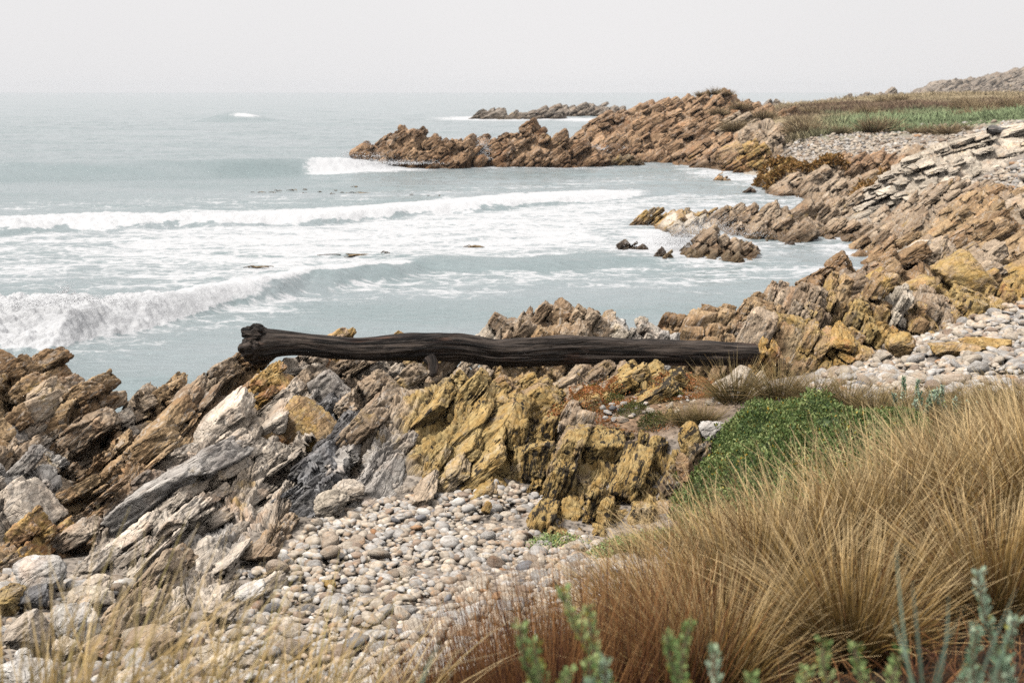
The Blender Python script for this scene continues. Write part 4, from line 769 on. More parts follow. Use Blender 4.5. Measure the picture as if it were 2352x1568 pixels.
def tube(pts, rad, nseg, seed, rough=.1, squash=1.0, amp2=.0):
    """pts (n,3), rad (n,) -> displaced log surface with end caps"""
    pts = np.asarray(pts, float); n = len(pts); T = np.gradient(pts, axis=0); T /= np.linalg.norm(T, axis=1, keepdims=True)
    up = np.array([0, 0, 1.]); A = np.cross(T, up); A /= np.linalg.norm(A, axis=1, keepdims=True); U = np.cross(A, T)
    th = np.linspace(0, 2 * math.pi, nseg, endpoint=False); s = np.r_[0, np.cumsum(np.linalg.norm(np.diff(pts, axis=0), axis=1))]
    C, S_ = np.cos(th)[None], np.sin(th)[None]
    q = np.stack([np.repeat(s[:, None], nseg, 1), np.repeat(C, n, 0) * .16, np.repeat(S_, n, 0) * .16], -1).reshape(-1, 3)
    tw = q.copy()
    d = fbm(tw * np.array([1.2, 7, 7]) + seed, 3, seed) * rough + fbm(tw * np.array([1.6, 38, 38]) + seed, 3, seed + 3) * rough * .42 - sstep(.35, .75, fbm(tw * np.array([.9, 24, 24]), 2, seed + 9)) * rough * .7
    R = rad[:, None] * (1 + d.reshape(n, nseg))
    V = pts[:, None] + A[:, None] * (R * C)[..., None] + U[:, None] * (R * S_ * squash)[..., None]
    i = np.arange(n * nseg).reshape(n, nseg); j = np.roll(i, -1, 1)
    F = np.stack([i[:-1], j[:-1], j[1:], i[1:]], -1).reshape(-1, 4)
    return V.reshape(-1, 3), F, q
def build_log():
    prof = np.array([(560, 776, 808), (575, 770, 822), (600, 757, 828), (634, 759, 819), (680, 762, 817), (722, 767, 819), (765, 772, 823), (810, 777, 828), (850, 775, 830), (868, 773, 831), (956, 767, 830), (1010, 766, 828), (1059, 767, 827), (1095, 773, 834), (1132, 782, 840), (1206, 778, 840), (1296, 773, 834), (1400, 775, 834), (1479, 778, 834), (1560, 781, 837), (1608, 783, 838), (1680, 786, 836), (1736, 789, 832)], float)
    t = np.linspace(560, 1736, 420); top = np.interp(t, prof[:, 0], prof[:, 1]); bot = np.interp(t, prof[:, 0], prof[:, 2])
    k = np.ones(13) / 13; top = np.convolve(np.pad(top, 6, 'edge'), k, 'valid'); bot = np.convolve(np.pad(bot, 6, 'edge'), k, 'valid')
    Y = np.interp(t, [560, 1736], [16.75, 17.9])
    x, _, z = PX(t, (top + bot) / 2, Y); rad = (bot - top) / 2 / FPX * Y * 1.0
    rad[0:6] *= np.linspace(.3, 1, 6)
    V, F, q = tube(np.stack([x, Y, z], 1), rad, 120, 5, .27)
    parts = [(V, F, q)]
    # sawn / broken far end, stump end lobes and the snapped branch below
    def lump(px, py, Yc, rx, ry, rz, seed, rot=0):
        T, TF = cube_tpl(23); p = T / np.linalg.norm(T, axis=1, keepdims=True)
        d = fbm(p * 1.7 + seed, 3, seed) * .34 + fbm(p * 6 + seed, 3, seed + 2) * .13 - sstep(.2, .6, fbm(p * np.array([2, 8, 8.]), 3, seed + 4)) * .12
        p = p * (1 + d)[:, None] * np.array([rx, ry, rz]); c, s = math.cos(rot), math.sin(rot)
        p = np.stack([p[:, 0] * c - p[:, 2] * s, p[:, 1], p[:, 0] * s + p[:, 2] * c], 1)
        X_, _, Z_ = PX(px, py, Yc); return p + np.array([float(X_), Yc, float(Z_)]), TF, p * 1.3 + seed
    parts += [lump(590, 765, 16.78, .17, .15, .105, 3, -.25), lump(577, 800, 16.70, .155, .17, .13, 4, .5), lump(592, 815, 16.85, .15, .15, .11, 6, .1), lump(622, 786, 16.85, .20, .15, .15, 8, -.1), lump(1734, 811, 17.9, .03, .105, .105, 9)]
    Vs, Fs, Qs, o = [], [], [], 0
    for V, F, q in parts: Vs.append(V); Fs.append(F + o); Qs.append(q); o += len(V)
    root = empty('driftwood_log', (float(x[200]), float(Y[200]), float(z[200]) - .16))
    tag(root, 'long dark wet driftwood log with a knuckled root end lying level across the yellow rocks', 'driftwood log')
    off = np.array(root.location)
    mesh_np('trunk', np.concatenate(Vs) - off, np.concatenate(Fs), dict(grain=('FLOAT_VECTOR', np.concatenate(Qs))), mat=M_WOOD, parent=root)
    X0, Y0, Z0 = PX(985, 822, 16.9); X1, Y1, Z1 = PX(1000, 866, 16.75)
    tt = np.linspace(0, 1, 26)[:, None]; p = np.array([float(X0), Y0, float(Z0)]) * (1 - tt) + np.array([float(X1), Y1, float(Z1)]) * tt
    p[:, 0] += .02 * np.sin(tt[:, 0] * 5); r_ = np.interp(tt[:, 0], [0, .4, .9, 1], [.085, .06, .05, .01])
    V, F, q = tube(p, r_, 30, 11, .2)
    mesh_np('branch_stub', V - off, F, dict(grain=('FLOAT_VECTOR', q)), mat=M_WOOD, parent=root)
build_log()
def build_far_log():
    t = np.linspace(2268, 2440, 90); Y = np.interp(t, [2268, 2440], [60, 63.0])
    x, _, z = PX(t, np.interp(t, [2268, 2300, 2352, 2440], [297, 303, 305, 310]), Y)
    r = np.interp(t, [2268, 2276, 2310, 2440], [.06, .20, .17, .15])
    V, F, q = tube(np.stack([x, Y, z], 1), r, 30, 21, .22)
    V2, F2, q2 = tube(np.stack([np.interp(np.linspace(0, 1, 30), [0, 1], [x[30], x[75]]), np.interp(np.linspace(0, 1, 30), [0, 1], [Y[30] - .3, Y[75] - .3]), np.interp(np.linspace(0, 1, 30), [0, .5, 1], [z[30] - .02, z[50] + .38, z[75] + .42])], 1), np.linspace(.12, .06, 30), 20, 25, .2)
    o = mesh_np('driftwood_log', np.concatenate([V, V2]), np.concatenate([F, F2 + len(V)]), dict(grain=('FLOAT_VECTOR', np.concatenate([q, q2]))), mat=M_WOODG)
    tag(o, 'bleached grey driftwood log lying far off on the pale rock slope at the right edge', 'driftwood log')
build_far_log()

# ------------------------------------------------------------------ boulders
def ico(n):
    import bmesh
    bm = bmesh.new(); bmesh.ops.create_icosphere(bm, subdivisions=n, radius=1)
    V = np.array([v.co[:] for v in bm.verts]); F = np.array([[v.index for v in f.verts] for f in bm.faces]); bm.free(); return V, F
ICO = {n: ico(n) for n in (1, 2, 3, 4, 5)}
def stone(n, seed, flat=.6, ncut=9, rough=.05):
    """rounded or angular stone of unit half-size: planes shave an ellipsoid"""
    V, F = ICO[n]; r = np.random.default_rng(seed); V = V.copy()
    for k in range(ncut):
        d = r.normal(size=3); d /= np.linalg.norm(d); h = r.uniform(1 - flat * .62, 1 - flat * .12)
        ex = V @ d - h; V = V - np.where(ex > 0, ex * .88, 0)[:, None] * d
    V = V * (1 + rough * 2.2 * fbm(V * 1.2 + seed, 2, seed)[:, None] + rough * fbm(V * 4 + seed, 3, seed + 1)[:, None])
    return V, F
def boulder(label, px, py, Y, w, h, dep, pal, seed, flat=.6, cuts=9, S=.3, amp=1.0, rot=0., tilt=0., name='boulder', group=None, n=5):
    if group == LB: Y = (CAM_H - 1.44) / math.tan(PITCH + math.atan((py + h / 2 - 784) / FPX)) + dep * .32   # its foot stands on the beach
    V, F = stone(n, seed, min(1., flat + .25), cuts + 5, .045)
    V = V / np.abs(V).max(0)
    D_ = Y * CP + 3.5 * SP
    V = V * np.array([w / FPX * D_ / 2, dep / 2, h / FPX * D_ / 2])
    c, s = math.cos(rot), math.sin(rot); V = np.stack([V[:, 0] * c - V[:, 1] * s, V[:, 0] * s + V[:, 1] * c, V[:, 2]], 1)
    c, s = math.cos(tilt), math.sin(tilt); V = np.stack([V[:, 0] * c - V[:, 2] * s, V[:, 1], V[:, 0] * s + V[:, 2] * c], 1)
    X_, _, Z_ = PX(px, py, Y); cen = np.array([float(X_), Y, float(Z_)])
    P = V + cen; nn = V / (np.linalg.norm(V, axis=1, keepdims=True) + 1e-9)
    d, q, tone, crack = rock_disp(P.astype(np.float32), S, seed, None, .45 * amp, 3)
    P = P + nn * (d * .8)[:, None]
    A = PAL[pal]; k = np.clip(.5 + 1.4 * fbm(q * np.array([3, 3, 9.]), 3, seed) + .3 * tone, 0, 1)[:, None]
    col = (np.array(A[0]) * k + np.array(A[1]) * (1 - k)) * (1 + .15 * tone)[:, None]
    msk = np.stack([np.full(len(P), A[2]), np.full(len(P), A[3] * .8), 0 * tone], 1)
    o = mesh_np(name, P - cen, F, dict(col=('FLOAT_COLOR', col), bed=('FLOAT_VECTOR', q), msk=('FLOAT_COLOR', msk)), mat=M_ROCK)
    o.location = cen; tag(o, label, name, group); FOOT.append((cen[0], cen[1], w / FPX * D_ / 2 * .9, dep / 2 * .9)); return o
FOOT = []
LB = 'boulders in the lower left corner of the beach'
boulder('pale whitish rounded boulder below the orange knobbly rock, a dark crack on its right', 92, 1318, 11.9, 140, 84, .5, 'white', 1, .35, 5, .3, .35, group=LB)
boulder('dark grey flat layered stone leaning under the pale rounded boulder', 84, 1372, 11.5, 84, 62, .3, 'slate', 2, .7, 8, .2, .6, tilt=-.2, group=LB)
boulder('large blocky whitish boulder with a flat top in the lower left corner', 180, 1428, 11.0, 130, 92, .45, 'white', 3, .6, 8, .3, .3, group=LB)
boulder('light tan wedge-shaped boulder just above the blocky whitish boulder', 198, 1378, 11.35, 138, 62, .4, 'pale', 4, .7, 8, .3, .5, tilt=-.12, group=LB)
boulder('rounded yellow-cream boulder beside the big low cracked outcrop', 226, 1346, 11.6, 76, 54, .3, 'cream', 5, .35, 6, .25, .4, group=LB)
boulder('yellow lichened rock fragment at the left edge', 24, 1368, 11.2, 84, 86, .35, 'yellow', 6, .8, 9, .2, 1, group=LB)
boulder('jagged cream rock with ribbed sides at the lower left edge', 48, 1455, 10.7, 130, 112, .45, 'cream', 7, .85, 10, .22, 1.2, tilt=-.3, group=LB)
boulder('cube-like pale stone with brown streaks below the blocky whitish boulder', 155, 1492, 10.45, 74, 54, .25, 'pale', 8, .7, 8, .2, .4, group=LB)
boulder('small round grey stone near the left edge below the jagged cream rock', 55, 1506, 10.35, 44, 38, .15, 'white', 9, .25, 5, .2, .3, n=4, group=LB)
boulder('long low pale slab in the very lower left corner', 62, 1555, 10.0, 170, 66, .5, 'white', 10, .7, 7, .3, .3, group=LB)
boulder('brown angular rock behind the blurred grass blades right of the cube-like stone', 232, 1482, 10.55, 100, 66, .35, 'tan', 11, .8, 9, .2, 1, group=LB)
boulder('wide tan rock behind the blurred grass blades', 372, 1470, 10.7, 160, 92, .5, 'tan', 12, .8, 10, .25, 1, tilt=.1, group=LB)
boulder('tan striped rock with leaning layers right of the low cracked outcrop', 506, 1402, 11.1, 96, 78, .35, 'cream', 13, .8, 9, .2, 1, tilt=.4, group=LB)
boulder('long grey stone tilting up to the right beside the low cracked outcrop', 580, 1357, 11.5, 92, 42, .3, 'white', 14, .6, 8, .2, .4, tilt=.45, group=LB)
boulder('wide pale rock lying among pebbles behind the bottom grass', 516, 1500, 10.4, 150, 66, .4, 'pale', 15, .7, 9, .25, .6, group=LB)
boulder('grey angular slab tilted up among the pebbles', 716, 1372, 11.3, 62, 52, .22, 'slate', 16, .85, 9, .2, .6, tilt=.5, n=4, group='single rocks among the pebbles')
boulder('dark grey broken rock just below the tilted angular slab', 712, 1418, 11.0, 88, 52, .28, 'slate', 17, .85, 9, .2, 1, n=4, group='single rocks among the pebbles')
boulder('small yellow stone with a black top among the pebbles', 754, 1350, 11.5, 50, 40, .16, 'black', 18, .6, 8, .15, .8, n=4, group='single rocks among the pebbles')
boulder('large smooth cream boulder at the foot of the yellow dome, farther of two', 800, 1128, 13.75, 92, 56, .4, 'cream', 19, .3, 5, .3, .3, tilt=-.25)
boulder('large smooth cream boulder at the foot of the yellow dome, nearer of two', 764, 1158, 13.4, 92, 74, .4, 'pale', 20, .35, 6, .3, .3, tilt=.2)
boulder('upright rust-red stone at the top edge of the pebbles below the yellow columns', 1117, 1170, 13.35, 30, 42, .14, 'orange', 21, .7, 8, .15, .4, n=4)
boulder('oblong rock with dark underside at the lower end of the grey ramp', 590, 1268, 12.15, 112, 46, .35, 'tan', 22, .7, 8, .22, .8, tilt=.2)
boulder('bright white elongated stone behind the bottom grass', 1262, 1326, 11.75, 62, 24, .13, 'white', 23, .4, 5, .3, .2, tilt=-.3, n=4)
boulder('rounded white and black speckled boulder where the green mat begins', 1632, 985, 13.9, 66, 62, .3, 'white', 24, .5, 8, .2, .7)
boulder('dark black-crusted boulder left of the green mat', 1586, 1010, 13.8, 60, 90, .3, 'black', 25, .5, 8, .2, 1)
boulder('reddish brown tilted slab against the left side of the green mat', 1578, 1080, 13.1, 50, 92, .25, 'brown', 26, .7, 8, .2, 1, tilt=.15)
boulder('brown tan rock resting on the small pebbles near the right-hand yellow ridge', 2070, 792, 19.6, 70, 62, .4, 'gold', 27, .5, 8, .25, .8)
boulder('flat ochre rock slab among white pebbles near the right edge', 2180, 800, 19.2, 150, 40, .6, 'gold', 28, .6, 8, .25, .8)
boulder('orange lichened flat rock among white pebbles at the right edge', 2262, 790, 19.4, 120, 44, .6, 'orange', 29, .6, 8, .25, .8)
oc('rock_outcrop', 'big low cracked cream and grey rock hump on the pebbles in the lower left', 'rock outcrop', [
    (370, 1266, 11.3, .40, .45, .6, .5, .2, 1.3, 'tan'), (320, 1300, 11.1, .25, .4, .7, .4, .2, 1.3, 'tan'), (440, 1285, 11.2, .5, .5, .6, .5, .2, 1.3, 'cream'), (520, 1305, 11.1, .4, .35, .5, .4, .2, 1.3, 'cream'), (290, 1380, 10.6, .22, .4, .4, .4, .1, 1.2, 'tan'), (380, 1360, 10.7, .4, .35, .4, .4, .1, 1.3, 'cream'), (460, 1370, 10.7, .35, .3, .35, .4, .1, 1.3, 'tan')],
    S=.45, seed=61, blk=(.32,.34,.18), oct=4, rough=.8, gap=.98)

# ------------------------------------------------------------------ cobbles
def cobble_material(name, obj_color):
    N = NB(name); tcn = N.n('ShaderNodeTexCoord').outputs['Object']
    if obj_color:
        oi = N.n('ShaderNodeObjectInfo'); c = oi.outputs['Color']; rnd = oi.outputs['Random']
        v = N.n('ShaderNodeVectorMath', operation='ADD'); N.put(v.inputs[0], tcn); N.put(v.inputs[1], N.comb(N.math('MULTIPLY', rnd, 50), N.math('MULTIPLY', rnd, 31), rnd)); vec = v.outputs[0]; k = 1.
    else: c = N.attr('col'); vec = tcn; k = 16.
    n1 = N.noise(N.vmul(vec, (k, k, k * 2.4)), 1.3, 5, .65, .6); n2 = N.noise(vec, 7 * k, 4, .7); n3 = N.noise(vec, .9 * k, 3, .5)
    col = N.mix(1, c, N.mix(N.ramp(n1, .3, .7), (.66, .63, .60), (1.22, 1.22, 1.22)), 'MULTIPLY')
    col = N.mix(N.ramp(n3, .52, .72, 0, .6), col, N.mix(1, c, (1.1, .80, .55), 'MULTIPLY'))
    col = N.mix(N.ramp(n2, .62, .70, 0, .5), col, N.mix(1, c, (.45, .42, .38), 'MULTIPLY'))
    vein = N.ramp(N.math('ABSOLUTE', N.math('SUBTRACT', N.noise(N.vmul(vec, (k, k, k)), .8, 2, .5, .8), .5)), 0, .012, 1, 0)
    col = N.mix(N.math('MULTIPLY', vein, .5), col, (.18, .14, .10))
    return N.fin(col, .8, N.bump(N.math('ADD', n1, n2), .06 if obj_color else .006, .6), .3)
M_COB = cobble_material('cobble_stone', True); M_PEB = cobble_material('pebble_stone', False)
CC_ = {'pale cream': (.60, .52, .42), 'light grey': (.54, .51, .47), 'tan': (.49, .40, .31), 'brown': (.37, .285, .22), 'white': (.70, .67, .62), 'rust orange': (.47, .29, .17), 'slate grey': (.26, .255, .26)}
CN = list(CC_); CW = np.array([.38, .30, .17, .06, .06, .008, .02])
COBV = []
for k in range(14):
    V, F = stone(3, 100 + k, [.25, .45, .75][k % 3], [5, 8, 10][k % 3], .05)
    me_o = mesh_np('cobble', V, F, mat=M_COB); COBV.append(me_o.data); bpy.data.objects.remove(me_o)
def pile(name, region, n, med, sig, cap, n_ind, place, grp, seed, sub=2, cell=.016, extra=None, lift=.0):
    """drop stones one by one on a height map so that they heap; the largest in view become objects of their own"""
    r = np.random.default_rng(seed)
    x, y = region(r, n); r_ = np.minimum(med * np.exp(r.normal(0, sig, n)), cap)
    if extra is not None: r_ = r_ * extra(x, y)
    x0, y0 = x.min() - .4, y.min() - .4; nx, ny = int((x.max() - x0 + .4) / cell) + 2, int((y.max() - y0 + .4) / cell) + 2
    gx_, gy_ = np.meshgrid(x0 + np.arange(nx) * cell, y0 + np.arange(ny) * cell, indexing='ij')
    G0 = ground(gx_, gy_) + .05 * fbm(np.stack([gx_.ravel(), gy_.ravel(), 0 * gx_.ravel()], 1) * 1.6, 3, seed).reshape(gx_.shape)
    Hm = G0.copy()
    Rz = chunked(lambda P: rock_z(P[:, 0], P[:, 1]), np.stack([x, y], 1)); gz = ground(x, y)
    ok = Rz < gz + .03
    for (fx, fy, fa, fb) in FOOT: ok &= ((x - fx) / fa) ** 2 + ((y - fy) / fb) ** 2 > 1
    out = []
    for i in np.flatnonzero(ok):
        a, el, fl = r_[i], r.uniform(.6, 1.0), r.uniform(.32, .68)
        sx, sy, sz = a, a * el, a * fl; R_ = math.sqrt(sx * sy)
        k = max(1, int(R_ / cell)); ci, cj = int((x[i] - x0) / cell), int((y[i] - y0) / cell)
        sl = (slice(max(ci - k, 0), ci + k + 1), slice(max(cj - k, 0), cj + k + 1)); blk_ = Hm[sl]
        lim = G0[ci, cj] + .0 + .75 * a
        zc = np.quantile(blk_, .62) + sz * .55
        if zc > lim: zc = lim - r.uniform(0, .5) * a
        ii, jj = np.ogrid[sl[0].start - ci:sl[0].start - ci + blk_.shape[0], sl[1].start - cj:sl[1].start - cj + blk_.shape[1]]
        d2 = (ii ** 2 + jj ** 2) * cell * cell / (R_ * R_)
        np.maximum(blk_, np.where(d2 < 1, zc + sz * np.sqrt(np.maximum(1 - d2, 0)), -9), out=blk_)
        out.append((x[i], y[i], zc + lift, sx, sy, sz, r.uniform(0, 6.28), r.normal(0, .28), r.normal(0, .28), r.choice(len(CN), p=CW / CW.sum())))
    out = np.array(out)
    # which stay uncovered: their top is close to the final height map
    top = Hm[np.clip(((out[:, 0] - x0) / cell).astype(int), 0, nx - 1), np.clip(((out[:, 1] - y0) / cell).astype(int), 0, ny - 1)]
    vis = out[:, 2] - lift + out[:, 5] > top - .01
    pxs, pys = to_px(out[:, 0], out[:, 1], out[:, 2]); inn = (pxs > -10) & (pxs < 2362) & (pys < 1560) & place(pxs, pys)
    score = np.where(vis & inn, out[:, 3] * np.sqrt(out[:, 5] / out[:, 3]) / out[:, 1], -1); order = np.argsort(-score)
    ind = [i for i in order[:n_ind] if score[i] > 0]
    for i in ind:
        o = bpy.data.objects.new('cobble', COBV[r.integers(14)]); link(o)
        o.location = out[i, :3]; o.scale = out[i, 3:6]; o.rotation_euler = (out[i, 7], out[i, 8], out[i, 6]); cn = CN[int(out[i, 9])]
        cc = np.array(CC_[cn]) * r.uniform(.85, 1.12); o.color = (*cc, 1)
        tag(o, '%s %s' % (cn, grp[1]), 'cobble', grp[0])
    rest = np.setdiff1d(np.arange(len(out)), ind); TV = [stone(sub, 300 + k, [.25, .5, .75][k % 3], 8, .05) for k in range(10)]
    Vs, Fs, Cs, off = [], [], [], 0
    ty = r.integers(0, 10, len(rest))
    for k in range(10):
        s_ = out[rest[ty == k]]
        if not len(s_): continue
        V = TV[k][0][None] * s_[:, None, 3:6]
        for (ax, an) in ((0, s_[:, 7]), (1, s_[:, 8]), (2, s_[:, 6])):
            c, s = np.cos(an)[:, None], np.sin(an)[:, None]; b_, c_ = (ax + 1) % 3, (ax + 2) % 3
            vb, vc = V[..., b_] * c - V[..., c_] * s, V[..., b_] * s + V[..., c_] * c; V[..., b_], V[..., c_] = vb, vc
        V = V + s_[:, None, :3]; m = V.shape[1]
        Vs.append(V.reshape(-1, 3)); Fs.append((TV[k][1][None] + (np.arange(len(s_)) * m)[:, None, None] + off).reshape(-1, 3)); off += len(s_) * m
        cc = np.array([CC_[CN[int(j)]] for j in s_[:, 9]]) * r.uniform(.82, 1.15, (len(s_), 1)); Cs.append(np.repeat(cc, m, 0))
    o = mesh_np(name, np.concatenate(Vs), np.concatenate(Fs), dict(col=('FLOAT_COLOR', np.concatenate(Cs))), mat=M_PEB)
    tag(o, kind='stuff'); o['label'] = grp[2]; print(name, len(out), len(ind)); return o
def reg_px(Yr, Ls, Rs, zz):
    def f(r, n):
        Y = np.sqrt(r.uniform(Yr[0] ** 2, Yr[1] ** 2, n)); l = np.interp(Y, [a for a, b in Ls], [b for a, b in Ls]); q = np.interp(Y, [a for a, b in Rs], [b for a, b in Rs])
        return GX(l + (q - l) * r.random(n), Y, zz), Y
    return f
pile('pebbles', reg_px((9.0, 14.3), [(9, -450), (12, -60), (12.6, 200), (13, 620), (14.3, 690)], [(9, 1560), (10.5, 1560), (12, 1430), (13, 1310), (14.3, 1290)], 1.42), 12500, .033, .42, .10, 185, lambda px, py: (px > 0), ('cobbles lying on the near beach', 'cobble lying loose on the near pebble beach below the yellow dome', 'mixed cream, grey and tan pebbles heaped on the near beach'), 5,
     extra=lambda x, y: np.interp(y, [9, 11, 13, 14.3], [1.15, 1.08, .95, .9]) * np.interp(x, [-4, -2.2, -1], [1.2, 1.1, 1]))
pile('pebbles', reg_px((14.6, 24), [(14.6, 1960), (16, 1850), (19, 1880), (20, 1960), (22, 2090), (24, 2230)], [(14.6, 2650), (24, 2650)], 2.2), 6500, .050, .42, .15, 90, lambda px, py: (py < 985) & (px > 1880), ('cobbles on the right-hand beach', 'cobble on the beach between the yellow ridge and the tussocks at right', 'whitish pebbles covering the beach below the yellow ridge at right'), 6, cell=.022)
pile('pebbles', reg_px((14.9, 17.0), [(14.9, 1330), (17, 1300)], [(14.9, 1800), (17, 1900)], 2.1), 500, .028, .4, .08, 14, lambda px, py: (px < 1700), ('pebbles on the ledge', 'pebble on the rock ledge with the orange succulents', 'scattered small pebbles on the rock ledge under the log'), 7)
pile('pebbles', reg_px((90, 110), [(90, 2060), (95, 1860), (100, 1740), (110, 1680)], [(90, 2430), (110, 2300)], 2.2), 11000, .10, .4, .35, 0, lambda px, py: px > 0, ('x', 'x', 'pale pebbles of the far beach in front of the meadow'), 8, sub=1, cell=.12)
pile('pebbles', reg_px((42, 56), [(42, 2240), (50, 2180), (56, 2180)], [(42, 2500), (56, 2500)], 2.2), 4000, .085, .4, .3, 0, lambda px, py: px > 0, ('x', 'x', 'white pebbles filling the hollow between the pale slope and the brown ridge'), 9, sub=1, cell=.08)

# ------------------------------------------------------------------ grasses
def leaf_material(name, base, mid, tip, rough=.7, trans=.12, dead=None, deadf=.3):
    """colours along the blade (attribute t) with a random tone per blade (attribute rnd)"""
    N = NB(name); t, r = N.attr('t', 'Fac'), N.attr('rnd', 'Fac')
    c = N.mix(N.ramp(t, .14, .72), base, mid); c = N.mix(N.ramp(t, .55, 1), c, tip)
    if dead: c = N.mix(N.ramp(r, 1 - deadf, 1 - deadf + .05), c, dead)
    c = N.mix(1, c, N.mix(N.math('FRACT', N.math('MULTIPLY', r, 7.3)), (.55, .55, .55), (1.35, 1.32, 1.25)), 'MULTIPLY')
    N.put(N.b.inputs['Base Color'], c); N.b.inputs['Roughness'].default_value = rough; N.b.inputs['Specular IOR Level'].default_value = .25
    tr = N.n('ShaderNodeBsdfTranslucent'); N.put(tr.inputs['Color'], c); m = N.n('ShaderNodeMixShader'); m.inputs[0].default_value = trans
    N.t.links.new(N.b.outputs[0], m.inputs[1]); N.t.links.new(tr.outputs[0], m.inputs[2]); N.t.links.new(m.outputs[0], N.out.inputs['Surface'])
    return N.m
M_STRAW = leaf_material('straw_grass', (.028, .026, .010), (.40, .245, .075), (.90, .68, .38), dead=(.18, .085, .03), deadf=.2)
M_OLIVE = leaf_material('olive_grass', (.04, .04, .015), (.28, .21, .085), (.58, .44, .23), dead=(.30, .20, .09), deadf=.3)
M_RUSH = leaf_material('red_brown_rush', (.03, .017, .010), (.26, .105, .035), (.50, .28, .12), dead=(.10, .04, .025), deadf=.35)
M_GOLD = leaf_material('golden_grass', (.24, .17, .06), (.66, .46, .20), (.88, .70, .42), dead=(.36, .30, .12), deadf=.15)
M_FLAX = leaf_material('glaucous_blade', (.17, .24, .16), (.26, .36, .28), (.34, .44, .34), trans=.15)
M_FARG = leaf_material('far_grass', (.13, .10, .05), (.40, .30, .17), (.50, .39, .24), dead=(.16, .10, .06), deadf=.3)
def blades(n, r0, L, lean0, lean1, bend, wid, seed, K=6, clump=0, taper=.15, aim=None, aimw=0, wob=.0):
    r = np.random.default_rng(seed)
    ph = r.uniform(0, 2 * math.pi, n); rr = r0 * np.sqrt(r.random(n))
    b = np.stack([rr * np.cos(ph), rr * np.sin(ph), np.zeros(n)], 1)
    ph2 = ph + r.normal(0, .5, n); th = lean0 + (lean1 - lean0) * (rr / r0) * r.uniform(.4, 1.25, n) + r.normal(0, .07, n)
    d = np.stack([np.cos(ph2) * np.sin(th), np.sin(ph2) * np.sin(th), np.cos(th)], 1)
    if aim is not None: d = d + np.array(aim) * aimw; d /= np.linalg.norm(d, axis=1, keepdims=True)
    out = np.stack([np.cos(ph2), np.sin(ph2), 0 * ph2], 1); out = out + (np.array(aim) * 1.0 if aim is not None else 0)
    Ln = L * r.uniform(.45, 1.08, n) ** .8; bd = bend * r.uniform(.1, 1.6, n) * r.uniform(.3, 1.2, n)
    s = np.linspace(0, 1, K + 1)[None, :, None]
    P = b[:, None] + d[:, None] * Ln[:, None, None] * s + (out * .55 - np.array([0, 0, .55]))[:, None] * (bd * Ln)[:, None, None] * s ** 2.2
    if wob: P = P + np.cumsum(r.normal(0, wob, P.shape) * Ln[:, None, None] / K, 1) * (s > 0)
    P[..., 2] = np.maximum(P[..., 2], -.05)
    side = np.cross(d, r.normal(size=(n, 3))); side /= np.linalg.norm(side, axis=1, keepdims=True)
    w = wid * r.uniform(.6, 1.3, n)[:, None, None] * np.maximum(1 - s ** 1.6 * (1 - taper), taper) * .5
    A, B_ = P - side[:, None] * w, P + side[:, None] * w
    V = np.stack([A, B_], 2).reshape(-1, 3)
    i = (np.arange(n)[:, None] * (K + 1) * 2 + np.arange(K)[None] * 2); F = np.stack([i, i + 1, i + 3, i + 2], -1).reshape(-1, 4)
    t = np.repeat(np.tile(np.linspace(0, 1, K + 1), n), 2); rn = np.repeat(r.random(n), (K + 1) * 2)
    return V, F, t, rn
def tuft_mesh(name, mat, *a, **k):
    V, F, t, rn = blades(*a, **k)
    o = mesh_np(name, V, F, dict(t=('FLOAT', t), rnd=('FLOAT', rn)), mat=mat); me = o.data; bpy.data.objects.remove(o); return me
def tussock(me, px, Y, label, grp, sc=1.0, rz=0., name='grass_tussock', cat='grass tussock', x=None, z=None, dz=0.):
    if x is None:
        z_ = 2.0
        for _ in range(6): x = GX(px, Y, z_); z_ = float(ground([x], [Y])[0])
    zz = (float(ground([x], [Y])[0]) if z is None else z) + dz
    o = bpy.data.objects.new(name, me); link(o); o.location = (x, Y, zz - .02); o.scale = (sc, sc, sc); o.rotation_euler = (0, 0, rz)
    return tag(o, label, cat, grp)
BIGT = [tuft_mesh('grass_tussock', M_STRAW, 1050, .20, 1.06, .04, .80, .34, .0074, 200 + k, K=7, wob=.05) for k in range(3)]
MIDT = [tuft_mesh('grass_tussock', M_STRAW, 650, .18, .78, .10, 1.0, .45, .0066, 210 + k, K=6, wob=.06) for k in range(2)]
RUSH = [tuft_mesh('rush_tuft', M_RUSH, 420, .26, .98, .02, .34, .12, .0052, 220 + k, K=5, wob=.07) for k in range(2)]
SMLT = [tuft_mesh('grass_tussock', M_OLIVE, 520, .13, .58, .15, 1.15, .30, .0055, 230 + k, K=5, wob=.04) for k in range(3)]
GOLD = [tuft_mesh('golden_grass_tuft', M_GOLD, 85, .12, .86, .10, .50, .26, .0080, 240 + k, K=7, aim=(.55, .1, 0), aimw=.5) for k in range(2)]
g = 'big straw tussocks on the bank'
